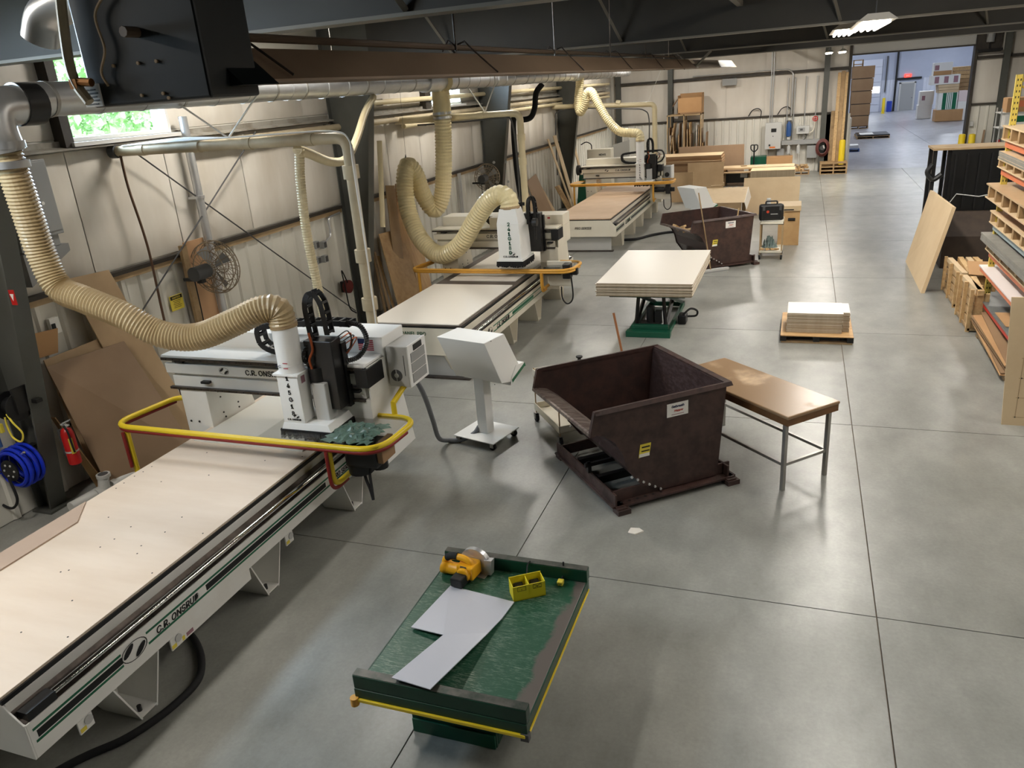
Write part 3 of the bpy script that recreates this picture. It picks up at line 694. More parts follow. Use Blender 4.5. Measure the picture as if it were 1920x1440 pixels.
        text('lettering', 'C.R. ONSRUD', .062, (cx+.02, y-.004, 1.26), RX, M_ink, hd, bold=.02)
        part('emblem', M_ink, hd, lambda m: logo(m, (cx+.06, y-.002, 1.31), .05, 'y'))
        part('hood_seal', M_strip, hd, lambda m: m.lathe((cx, y+.19, 2.06), [(.165,0),(.175,.02),(.165,.05)], 20), smooth=True)
        chain(t, [(cx+.24,y+.45,1.75),(cx+.24,y+.46,2.1),(cx+.28,y+.5,2.2),(cx+.33,y+.54,2.1),(cx+.34,y+.55,1.7)], .08, .05, M_black, (0,1,0))
        chain(t, [(cx+.0,G+.16,1.66),(cx-.5,G+.16,1.66),(cx-.68,G+.16,1.74),(cx-.72,G+.16,1.88),(cx-.6,G+.16,2.07),(cx+.0,G+.18,2.02)], .12, .06, M_black, (0,1,0))
        part('drive_unit', M_cream, t, lambda m: m.box(cx-.62, cx-.22, G+.0, G+.24, 1.62, 1.82), bevel=.01)
        part('side_motor', M_blackm, t, lambda m: m.cyl((cx+.36,y+.3,1.80),(cx+.44,y+.3,1.80), .07, n=14).cyl((cx+.40,y+.3,1.5),(cx+.40,y+.3,1.8), .02, n=8))
    # --- yellow bumper guard
    gm, gr = opt['guard_m'], .028
    gL, gR, gF = gx-1.44, gx+1.66, G-.61; gz = opt.get('gz', 1.10)
    pth = [(gx-1.12, G+.22, gz), (gx-1.30, G+.16, gz), (gL, gF, gz), (gR, gF, gz), (gR+.04, G+.12, gz), (gx+1.24, G+.12, gz)]
    part('guard_rail', gm, t, lambda m: m.tube(fillet(pth, .26, 7), gr, 12), smooth=True)
    part('guard_bumper', M_red if gm is M_yellow else gm, t, lambda m: m.tube(fillet([(p[0], p[1], gz-.036) for p in pth[1:4]] + [(gR+.03, G-.12, gz-.036)], .26, 7), .022, 10), smooth=True)
    u_x = gx+1.13
    part('guard_post', gm, t, lambda m: m.tube(fillet([(u_x, gF+.02, gz), (u_x, gF+.02, .64), (u_x, G-.02, .64), (u_x, G+.06, .80)], .12, 6), gr, 12), smooth=True)
    part('post_bumper', M_red if gm is M_yellow else gm, t, lambda m: m.tube(fillet([(u_x-.0, gF-.025, gz-.05), (u_x, gF-.025, .60), (u_x, gF+.25, .60)], .14, 6), .018, 8), smooth=True)
    part('guard_post', gm, t, lambda m: m.tube([(gL+.18, gF+.02, gz), (gL+.18, gF+.02, .42)], gr, 12), smooth=True)
    if gm is M_yellow: part('post_bumper', M_red, t, lambda m: m.tube([(gL+.18, gF-.03, gz-.05), (gL+.18, gF-.03, .62)], .018, 8), smooth=True)
    if opt.get('riser'): part('guard_post', gm, t, lambda m: m.tube([(gx+1.44, G+.14, gz), (gx+1.44, G+.14, 1.2), (gx+1.45, G+.42, 1.30)], gr, 12), smooth=True)
    sh = B('guard_shelf', M_poly, t, gx+.35, gR-.02, gF+.02, G+.12, gz+.012, gz+.020)
    if opt.get('shelf_left'): B('guard_shelf', M_mdf2, t, gL+.02, gx-1.1, gF+.05, G+.1, gz+.0, gz+.012)
    # --- black pump hanging under the right end of the guard
    pm = thing('pump', None, None); pm.parent = t; px, py = gx+1.46, G-.34
    if opt['pump'] == 'block':
        part('pump_body', M_blackm, pm, lambda m: m.box(px-.24, px+.10, py-.16, py+.12, .80, 1.03), bevel=.03)
        part('pump_head', M_black, pm, lambda m: m.cyl((px-.16,py-.02,.70),(px-.16,py-.02,.82), .12, n=14).cyl((px+.02,py+.02,.74),(px+.02,py+.02,.82), .08, n=12), smooth=True)
        part('label_plate', M_card2, pm, lambda m: m.box(px+.10, px+.16, py-.14, py+.10, .86, 1.06), bevel=.008)
        for q in range(2): part('drain_hose', M_rubber, pm, lambda m: m.tube(catmull([(px-.12+.06*q,py-.05,.78),(px-.10+.05*q,py-.07,.66),(px-.05+.02*q,py-.1,.56),(px-.02,py-.12,.46)], 6), .014, 8), smooth=True)
    else:
        part('pump_body', M_black, pm, lambda m: m.cyl((px-.36,py,.92),(px-.05,py,.92), .07, n=18).cyl((px-.05,py,.92),(px+.06,py,.92), .05, n=14), smooth=True)
        part('pump_head', M_blackm, pm, lambda m: m.box(px+.0, px+.14, py-.09, py+.09, .80, 1.06).box(px+.14, px+.26, py-.05, py+.05, .86, .98), bevel=.015)
        part('mount_plate', W, pm, lambda m: m.box(px-.34, px+.12, py+.10, py+.13, .62, 1.08), bevel=.02)
        part('drain_hose', M_rubber, pm, lambda m: m.tube(catmull([(px-.08,py+.08,.62),(px-.05,py+.02,.42),(px+.06,py-.04,.34),(px+.16,py-.04,.46),(px+.14,py-.02,.82)], 8), .013, 8), smooth=True)
    return t

r1 = router('cnc_router', 'nearest long white CNC router, with pinkish bed and dusty tan hose', (-5.04, 2.29, 0), dict(
    len=4.62, gy=3.66, tz=.82, white=M_white, table_m=M_spoil, screws=True, name_x=.10, head_x=.65, lift=.10, hy=.26, gz=1.06,
    black=[(.06,.72),(1.56,3.26),(3.90,4.10)], greens=[(.04,.72),(.95,4.12)], side_text=[('C.R. ONSRUD', 1.25, .098), ('PRO SERIES', 3.58, .092)], side_logo=.83,
    legs=[.73, 2.2, 3.67], tabs=[.30, 1.12, 2.55], cover=(1.20, 2.05), flag=True, ac=True, hood='round', code='145G18', guard_m=M_yellow, riser=True, pump='block'))
r2 = router('cnc_router', 'middle cream CNC router with square white hood and big cream hose', (-5.22, 9.72, 0), dict(
    len=5.6, gy=3.48, tz=.85, white=M_cream, table_m=mat('bed_dark', (92,82,74), .7, col2=(78,70,62), scale=3), name_x=.15, head_x=.61, bx0=-1.1, gz=.99,
    black=[(.05,.60),(1.78,2.9),(3.8,5.5)], greens=[(.05,.60),(.9,5.5)], side_text=[('C.R. ONSRUD', 1.33, .13)], side_logo=.74, green_band=True, gx=-.06,
    legs=[.15, 1.75, 3.1, 4.6], end_text='PANEL PRO', end_x=-.02, end_z=.71, end_m=M_inkg, end_low=True, small_flag=True, hood='square', code='241G18D', guard_m=M_amber, pump='tube'))
r3 = router('cnc_router', 'farthest cream CNC router with a bare brown bed', (-5.10, 18.88, 0), dict(
    len=6.4, gy=4.80, tz=.84, white=M_cream, table_m=M_spoil3, name_x=.12, head_x=.72, bx0=-1.1, gx=-.04, gz=1.16, lift=.15, hy=.35, ptop=2.34,
    black=[(.05,1.0),(1.9,5.0)], greens=[(.05,1.0),(1.2,6.2)], side_text=[('C.R. ONSRUD', 1.45, .14)],
    legs=[.75, 2.3, 3.5, 4.9, 6.0], end_text='PRO SERIES', end_x=.05, end_z=.60, end_sh=.22, end_m=M_ink, end_low=True, small_flag=True, ac_small=True, hood='round', code='145G18', guard_m=M_amber, pump='tube', shelf_left=True))
# white sheet lying on the middle router, brown strip on the near one, panels on the far one
tag(MB().box(-5.97, -4.50, 9.72, 12.05, .851, .868).build('melamine_sheet', M_mela, bevel=.002), 'white melamine sheet lying on the front of the middle router bed', 'sheet')
tag(MB().box(-5.80, -4.55, 12.35, 15.2, .851, .866).build('melamine_sheet', M_mela), 'white sheet under the square hood of the middle router', 'sheet')
tag(MB().hexa([(-5.79,1.2,.821),(-5.56,1.2,.821),(-5.56,4.02,.821),(-5.79,4.32,.821),(-5.79,1.2,.833),(-5.56,1.2,.833),(-5.56,4.02,.833),(-5.79,4.32,.833)]).build('board_strip', M_mdf2 if False else mat('strip_pinkish', (190,168,150), .5, col2=(182,160,142), scale=2)), 'brown offcut strip along the left edge of the nearest router bed', 'board')
tag(MB().box(-5.72, -4.40, 5.62, 6.88, .821, .835).build('melamine_sheet', mat('sheet_gray_white', (216,214,206), .4)), 'pale sheet under the round dust hood of the nearest router', 'sheet')
# crumpled plastic on the clear shelf of the near router
def crumple(c, sx, sy, h, seed, n=16):
    rnd = random.Random(seed); vs = []; fs = []
    for j in range(n+1):
        for i in range(n+1):
            u, v = i/n*2-1, j/n*2-1; e = max(0, 1-(u*u+v*v)**1.5)
            vs.append((c[0]+u*sx*(1+rnd.uniform(-.18,.18)), c[1]+v*sy*(1+rnd.uniform(-.18,.18)), c[2]+h*(.05+e*rnd.uniform(.1,1))))
    for j in range(n):
        for i in range(n): a = j*(n+1)+i; fs.append((a,a+1,a+n+2,a+n+1))
    return MB().add(vs, fs)
tag(crumple((-3.75, 5.62, 1.082), .24, .22, .06, 3).build('plastic_scrap', mat('film_green', (104,128,116), .35, col2=(70,92,82), scale=12)), 'crumpled grey-green plastic on the clear guard shelf of the nearest router', 'scrap')
# ================================================================ ducts, hoses, pipes, heater
DXc = -6.42
def dz(y): return 4.18 + .0045*(y-5)
du = thing('dust_duct', 'long silver spiral dust duct running along the left wall', 'duct', (DXc, 17, 4.0))
for a, b, r in ((5.25, 9.2, .15), (9.2, 13.4, .155), (14.35, 18.6, .17), (18.6, 23.6, .165), (24.5, 28.6, .165), (28.6, 31.5, .14)):
    part('duct_section', M_galv, du, lambda m: m.cyl((DXc, a, dz(a)), (DXc, b, dz(b)), r, n=28), world=True, smooth=True)
    for q in range(int((b-a)/.55)):
        y = a+.3+q*.55; part('duct_band', M_steel if q % 3 == 0 else M_galv, du, lambda m: m.cyl((DXc, y, dz(y)), (DXc, y+.035, dz(y)), r*1.045, n=24), world=True, smooth=True)
for y in (13.4, 23.6): part('duct_tee', M_galv, du, lambda m: m.cyl((DXc, y, dz(y)), (DXc, y+.95, dz(y+.9)), .185, n=26), world=True, smooth=True)
for y in (7.0, 10.5, 16, 21, 27): part('hanger', M_steel, du, lambda m: m.cyl((DXc, y, dz(y)+.16), (DXc, y, 5.6), .006, n=6), world=True)
part('duct_elbow', M_galv, du, lambda m: m.tube(catmull([(DXc, 5.28, 4.15), (DXc, 5.06, 4.12), (DXc, 5.0, 3.98), (DXc, 5.02, 3.78)], 6), [.165]*19, 22).cyl((DXc,5.02,3.86),(DXc,5.02,3.80), .176, n=20).cyl((DXc,5.02,3.70),(DXc,5.02,3.64), .17, n=20), world=True, smooth=True)
part('damper_box', M_blackm, du, lambda m: m.cyl((DXc,5.25,4.15),(DXc,5.45,4.15), .18, n=20), world=True, smooth=True)
hs = [(-6.42,5.03,3.80),(-6.42,5.05,3.55),(-6.44,5.08,3.25),(-6.46,5.12,2.86),(-6.38,5.13,2.56),(-6.12,5.15,2.44),(-5.77,5.20,2.29),(-5.49,5.30,2.09),(-5.16,5.40,2.04),(-4.79,5.50,2.16),(-4.54,5.60,2.26),(-4.41,5.66,2.24),(-4.39,5.675,2.09)]
tag(ribbed(MB(), hs, .122, .032, .06, 20).build('dust_hose', M_hoset, smooth=False), 'dusty tan ribbed dust hose sagging down to the nearest router', 'hose', 'ribbed dust hoses')
hs = [(-6.50,14.30,4.0),(-6.52,14.32,3.85),(-6.54,14.33,3.37),(-6.62,14.33,2.57),(-6.71,14.30,2.06),(-6.86,14.22,1.84),(-7.00,14.10,2.12),(-7.03,13.90,2.58),(-7.10,13.74,2.75),(-7.14,13.62,2.43),(-7.06,13.50,1.89),(-6.76,13.30,1.41),(-6.30,13.10,1.16),(-5.83,13.00,1.36),(-5.45,12.90,1.81),(-5.12,12.80,2.16),(-4.86,12.72,2.29),(-4.70,12.68,2.22),(-4.67,12.67,2.06)]
h2 = thing('dust_hose', 'big cream ribbed dust hose looping down to the square hood of the middle router', 'hose', (-6.6, 14.3, 4.0), 0, 'ribbed dust hoses')
part('ribbed_hose', M_hosec, h2, lambda m: ribbed(m, hs, .162, .06, .06, 20), world=True)
part('hose_elbow', M_hosec, h2, lambda m: m.tube(catmull([(-6.30,14.05,4.20),(-6.40,14.18,4.20),(-6.49,14.28,4.1),(-6.51,14.31,3.85),(-6.52,14.31,3.62)], 6), .17, 20), world=True, smooth=True)
for z in (3.62, 3.54): part('hose_clamp', M_galv, h2, lambda m: m.cyl((-6.525,14.315,z),(-6.527,14.316,z+.05), .18, n=20), world=True, smooth=True)
part('hose_hook', M_steel, h2, lambda m: m.tube([(-7.12,13.78,2.62),(-7.11,13.75,2.86),(-7.09,13.70,2.96),(-7.09,13.64,2.86),(-7.08,13.6,2.62)], .008, 6).cyl((-7.09,13.70,2.96),(-7.05,13.7,4.2), .003, n=5), world=True)
hs = [(-6.38,24.2,4.26),(-6.40,24.2,3.93),(-6.44,24.1,3.48),(-6.36,24.0,3.20),(-6.19,23.95,3.42),(-6.10,23.9,3.72),(-5.94,23.85,3.74),(-5.73,23.75,3.40),(-5.42,23.6,2.94),(-5.08,23.5,2.62),(-4.75,23.4,2.56),(-4.50,23.34,2.54),(-4.42,23.32,2.45),(-4.42,23.315,2.32)]
tag(ribbed(MB(), hs, .125, .06, .04, 16).build('dust_hose', M_hosec), 'cream dust hose swooping down to the farthest router', 'hose', 'ribbed dust hoses')
def pipe(name, label, pts, r, m_, rad=.14, extra=None, cat='pipe', group=None):
    P = [Vector(p) for p in pts]; t = thing(name, label, cat, (P[-1].x, P[-1].y, min(p.z for p in P)), 0, group)
    part('pipe_run', m_, t, lambda m: m.tube(fillet(P, rad, 6), r, 14), world=True, smooth=True)
    for p in P[1:-1]: pass
    if extra: extra(t)
    return t
# pvc frame pipes behind each router
def ex1(t):
    for x in (-7.3, -6.5, -5.8, -5.0): part('coupling', M_pvcd, t, lambda m: m.cyl((x,7.4,3.62),(x+.1,7.4,3.62), .068, n=14), world=True, smooth=True)
    for z in (3.2, 2.3, 1.75): part('coupling', M_pvcd, t, lambda m: m.cyl((-4.5,7.4,z),(-4.5,7.4,z+.14), .088, n=14), world=True, smooth=True)
    part('cable_bundle', M_label, t, lambda m: [m.tube(catmull([(-7.5,7.36+.02*q,3.68),(-6.7,7.37+.02*q,3.69+.01*q),(-5.9,7.36,3.695),(-5.1,7.37+.015*q,3.70),(-4.62,7.37,3.69),(-4.45,7.36,3.6),(-4.41,7.34-.01*q,3.3),(-4.41,7.33,2.2),(-4.42,7.33,1.3)], 6), .009, 6) for q in range(4)], world=True)
    part('pipe_hanger', M_label, t, lambda m: m.tube([(-6.0,7.4,3.69),(-6.35,7.1,4.1)], .012, 6).tube([(-6.0,7.4,3.69),(-5.6,7.5,4.1),(-5.6,7.5,5.6)], .012, 6), world=True)
    part('wall_cap', M_dgray, t, lambda m: m.cyl((-7.72,7.4,3.62),(-7.62,7.4,3.62), .08, n=14), world=True)
pipe('pvc_pipe', 'dusty cream pipe frame crossing above and down behind the nearest router', [(-7.70,7.4,3.62),(-4.5,7.4,3.62),(-4.5,7.4,.02)], .06, M_pvcd, extra=ex1, group='pipe frames over the routers')
def ex2(t):
    for x in (-6.9, -5.9): part('coupling', M_pvc, t, lambda m: m.cyl((x,14.6,3.55),(x+.12,14.6,3.55), .075, n=14), world=True, smooth=True)
    for z in (3.05, 2.6): part('coupling', M_pvc, t, lambda m: m.cyl((-5.05,14.6,z),(-5.05,14.6,z+.12), .08, n=14), world=True, smooth=True)
    part('cable', M_dgray, t, lambda m: m.tube(catmull([(-7.2,14.58,3.45),(-6.2,14.56,3.46),(-5.4,14.56,3.48),(-5.2,14.56,3.38),(-5.15,14.56,2.6),(-5.15,14.56,1.8)], 6), .018, 6), world=True)
    part('pipe_hanger', M_label, t, lambda m: m.tube([(-5.75,14.6,3.61),(-6.05,14.6,4.05)], .012, 6).tube([(-5.75,14.6,3.61),(-5.5,14.6,4.1),(-5.5,14.6,5.6)], .012, 6), world=True)
pipe('pvc_pipe', 'cream pipe frame standing behind the middle router', [(-7.70,14.6,3.55),(-5.05,14.6,3.55),(-5.05,14.6,1.63)], .066, M_pvc, extra=ex2, group='pipe frames over the routers')
def ex3(t):
    for x in (-7.0, -5.6): part('coupling', M_pvc, t, lambda m: m.cyl((x,25.6,3.36),(x+.14,25.6,3.34), .085, n=12), world=True, smooth=True)
    part('cable', M_dgray, t, lambda m: m.tube(catmull([(-7.65,25.58,1.2),(-7.62,25.58,2.9),(-7.5,25.56,3.2),(-6.8,25.54,3.26),(-5.2,25.54,3.16),(-4.7,25.54,3.08),(-4.55,25.54,2.8),(-4.56,25.54,1.8)], 6), .018, 6), world=True)
    part('pipe_hanger', M_label, t, lambda m: m.tube([(-4.6,25.6,3.3),(-4.1,25.6,4.4),(-4.05,25.6,5.6)], .008, 5), world=True)
pipe('pvc_pipe', 'cream pipe frame standing behind the farthest router', [(-7.72,25.6,3.36),(-4.38,25.6,3.24),(-4.38,25.6,.02)], .078, M_pvc, extra=ex3, group='pipe frames over the routers')
# flexible hoses near the first frame
tag(ribbed(MB(), [(-5.18,7.52,3.52),(-5.24,7.53,3.19),(-5.28,7.54,2.65),(-5.28,7.57,2.08),(-5.30,7.66,1.3),(-5.32,7.72,.6),(-5.34,7.75,.03)], .052, .03, .08, 12).build('flexible_hose', M_pvc), 'thin cream ribbed hose hanging behind the nearest router', 'hose')
tag(MB().tube(catmull([(-5.18,7.48,3.52),(-5.25,7.8,3.45),(-5.50,8.6,3.29),(-5.76,9.4,3.26),(-6.04,10.2,3.46),(-6.30,11.0,3.80),(-6.40,11.5,4.02)], 8), .055, 12).build('flexible_hose', M_pvc, smooth=True), 'white hose looping from the pipe frame up to the duct at the second column', 'hose')
tag(MB().tube(catmull([(-6.42,20.5,4.06),(-6.6,20.5,3.85),(-6.66,20.5,3.5),(-6.79,20.5,3.26),(-7.05,20.5,3.22),(-7.25,20.5,3.3),(-7.3,20.5,2.6),(-7.2,20.4,1.4),(-6.9,20.2,.3)], 8), .075, 12).build('black_hose', M_rubber, smooth=True), 'black rubber hose bending down from the duct at the third column', 'hose')
# pipes on the wall above the girt
for q, (z, r, a, b) in enumerate(((3.58, .055, 8.7, 33.5), (3.44, .05, 14.8, 33.5), (3.93, .05, 13, 33.5))):
    t = thing('wall_pipe', 'long cream pipe along the left wall, ' + ['middle of the three', 'lowest of the three', 'topmost of the three'][q], 'pipe', (WX+.14, (a+b)/2, z), 0, 'pipes along the left wall')
    part('pipe_run', M_pvcd if q == 0 else M_pvc, t, lambda m: m.cyl((WX+.12, a, z), (WX+.12, b, z), r, n=12), world=True, smooth=True)
    y = a+1
    while y < b: part('pipe_clip', M_girt_l, t, lambda m: m.box(WX-.0, WX+.14, y, y+.04, z-r-.01, z+r+.01), world=True); y += 2.35
# silver downpipe, cross-brace rods, conduit
t = thing('downpipe', 'silver conduit running down the left wall beside the cage fan', 'conduit', (-7.62, 8.58, 0))
part('pipe_run', M_galv, t, lambda m: m.cyl((-7.62,8.58,.0),(-7.62,8.58,3.95), .055, n=14), world=True, smooth=True)
for z in (.6, 1.7, 2.9): part('collar', M_galv, t, lambda m: m.cyl((-7.62,8.58,z),(-7.62,8.58,z+.04), .07, n=12).box(-7.74,-7.6,8.5,8.66,z,z+.03), world=True)
for q, (a, b) in enumerate((((-7.62,7.55,3.66),(-7.62,12.0,.35)), ((-7.60,10.0,3.66),(-7.60,5.7,.75)), ((-7.62,8.2,3.80),(-7.62,7.0,4.6)))):
    if q < 2: tag(MB().cyl(a, b, .010, n=6).build('brace_rod', M_dgray), 'thin steel cross-brace rod on the left wall, ' + ['falling to the right', 'falling to the left'][q], 'rod', 'cross-brace rods')
tag(MB().tube(catmull([(-7.58,7.38,3.58),(-7.60,7.40,3.2),(-7.6,7.46,2.7),(-7.62,7.5,2.3),(-7.64,7.5,1.6),(-7.66,7.5,.3)], 6), .016, 6).build('wall_cable', mat('brown_cable', (92,66,48), .6)), 'brown cable hanging down the left wall under the wide window', 'cable')
tag(MB().cyl((-6.93,12.2,1.86),(-6.78,12.2,3.32), .045, n=12).build('pvc_offcut', M_pvc, smooth=True), 'short cream pipe length fixed upright on the second column', 'pipe')
# ---- radiant tube heater
ht = thing('radiant_heater', 'long tan radiant tube heater hung under the rafters with black burner box', 'heater', (-2.65, 11, 4.0))
hx = -2.65
def hood(m, a, b):
    def zb(y): return 4.082 + .0035*(y-3)
    def zt(y): return zb(y) + .15 + .0025*(y-3)
    A, Bz, At, Bt = zb(a), zb(b), zt(a), zt(b)
    for x0, x1 in ((-.30, -.12), (.30, .12)):
        s_ = .005 if x0 < 0 else -.005
        m.hexa([(hx+x0,a,A),(hx+x0+s_,a,A),(hx+x0+s_,b,Bz),(hx+x0,b,Bz),(hx+x1,a,At),(hx+x1+s_,a,At),(hx+x1+s_,b,Bt),(hx+x1,b,Bt)])
    m.hexa([(hx-.12,a,At-.004),(hx+.12,a,At-.004),(hx+.12,b,Bt-.004),(hx-.12,b,Bt-.004),(hx-.12,a,At),(hx+.12,a,At),(hx+.12,b,Bt),(hx-.12,b,Bt)])
    m.hexa([(hx+.29,a,A-.012),(hx+.315,a,A-.012),(hx+.315,b,Bz-.012),(hx+.29,b,Bz-.012),(hx+.29,a,A),(hx+.315,a,A),(hx+.315,b,Bz),(hx+.29,b,Bz)])
seg = [3.2, 5.9, 8.8, 11.7, 14.6, 17.0, 19.3]
for a, b in zip(seg, seg[1:]):
    part('reflector', M_refl, ht, lambda m: hood(m, a, b), world=True)
part('reflector', mat('reflector_pale', (150,138,122), .6), ht, lambda m: hood(m, 19.9, 31.0), world=True)
part('burner_tube', M_rail, ht, lambda m: m.cyl((hx,2.9,4.15),(hx,31.5,4.25), .045, n=12), world=True, smooth=True)
part('gas_pipe', mat('gas_pipe', (104,88,72), .5), ht, lambda m: m.tube([(hx-.05,2.8,4.30),(hx-.05,8,4.32),(hx-.05,19,4.39)], .022, 8), world=True, smooth=True)
bb_ = part('burner_box', M_burn, ht, lambda m: m.box(hx-.40, hx+.27, 2.88, 3.22, 4.015, 4.62), world=True, bevel=.012)
part('burner_chute', M_burn, ht, lambda m: m.hexa([(hx+.0,3.22,4.06),(hx+.34,3.28,4.06),(hx+.34,3.02,4.06),(hx+.0,3.0,4.06),(hx-.1,3.22,4.30),(hx+.16,3.24,4.25),(hx+.16,3.0,4.25),(hx-.1,3.0,4.30)]), world=True)
part('label_plate', M_label, bb_, lambda m: m.box(hx-.43, hx-.33, 2.872, 2.88, 4.02, 4.115), world=True)
for q in range(5): part('print_line', M_ink, bb_, lambda m: m.box(hx-.42, hx-.35+.01*(q % 2), 2.87, 2.872, 4.028+.015*q, 4.034+.015*q), world=True)
for dx, z in ((-.22,4.18),(-.08,4.18),(.02,4.18),(-.1,4.05),(.02,4.05),(.045,4.03)): part('screw', M_strip, bb_, lambda m: m.cyl((hx+dx,2.872,z),(hx+dx,2.88,z), .008, n=6), world=True)
part('gas_hose', M_pvcd, ht, lambda m: m.tube(catmull([(hx-.36,2.85,4.62),(hx-.40,2.84,4.40),(hx-.43,2.84,4.22),(hx-.42,2.84,4.12),(hx-.37,2.84,4.04)], 8), .022, 8), world=True, smooth=True)
part('gas_valve', mat('brass', (160,110,60), .35, metal=.8), ht, lambda m: m.cyl((hx-.42,2.84,4.13),(hx-.33,2.84,4.12), .018, n=8).box(hx-.44,hx-.40,2.82,2.86,4.10,4.14), world=True)
part('intake_elbow', M_galv, ht, lambda m: m.tube(catmull([(hx-.38,3.05,4.46),(hx-.55,3.05,4.48),(hx-.72,3.05,4.44),(hx-.80,3.05,4.34)], 6), .085, 14), world=True, smooth=True)
part('wire', M_strip, ht, lambda m: m.tube(catmull([(hx-.16,2.86,4.46),(hx-.24,2.86,4.38),(hx-.23,2.86,4.25),(hx-.28,2.86,4.16),(hx-.26,2.86,4.1)], 6), .006, 5), world=True)
for y in (3.35, 6.2, 9.0, 11.8, 14.6, 17.2):
    part('hook_strap', M_rail, ht, lambda m: m.tube([(hx+.31,y+.10,4.10),(hx+.13,y,4.255+.006*y),(hx+.08,y,4.31+.006*y),(hx+.02,y,4.29+.006*y)], .007, 6).tube([(hx-.12,y,4.25+.006*y),(hx-.06,y,4.33+.006*y),(hx+.0,y,4.28+.006*y)], .007, 6), world=True)
    part('chain', M_rail, ht, lambda m: m.cyl((hx,y,4.28),(hx,y,5.61), .009, n=6), world=True)
part('end_brace', M_flange, ht, lambda m: m.tube([(hx+.25,19.35,4.14),(hx-.13,19.3,4.47)], .022, 4).tube([(hx+.25,19.35,4.14),(hx+.62,19.3,4.47)], .028, 4), world=True)
# long conduit hung along the roof in the middle
t = thing('roof_conduit', 'long pale conduit strut running under the roof towards the back wall', 'conduit', (-1.4, 20, 4.9))
part('conduit_run', M_flange, t, lambda m: m.hexa([(-1.03,7.0,4.86),(-.95,7.0,4.86),(-.55,34.5,4.66),(-.63,34.5,4.66),(-1.03,7.0,4.93),(-.95,7.0,4.93),(-.55,34.5,4.73),(-.63,34.5,4.73)]), world=True)
for y in (9.2, 11.5, 15.5, 22.8): part('hanger', M_dgray, t, lambda m: m.cyl((-.99+.0145*(y-7),y,4.9),(-.99+.0145*(y-7),y,5.6), .006, n=5), world=True)
# ================================================================ floor things
def caster(parent, x, y, z, r=.05):
    o = part('caster', M_rubber, parent, lambda m: m.cyl((x-.018,y,r),(x+.018,y,r), r, n=14), smooth=True)
    part('fork', M_steel, o, lambda m: m.box(x-.028,x-.02,y-.025,y+.025,r*.8,z).box(x+.02,x+.028,y-.025,y+.025,r*.8,z).box(x-.028,x+.028,y-.025,y+.025,z-.006,z))
    return o
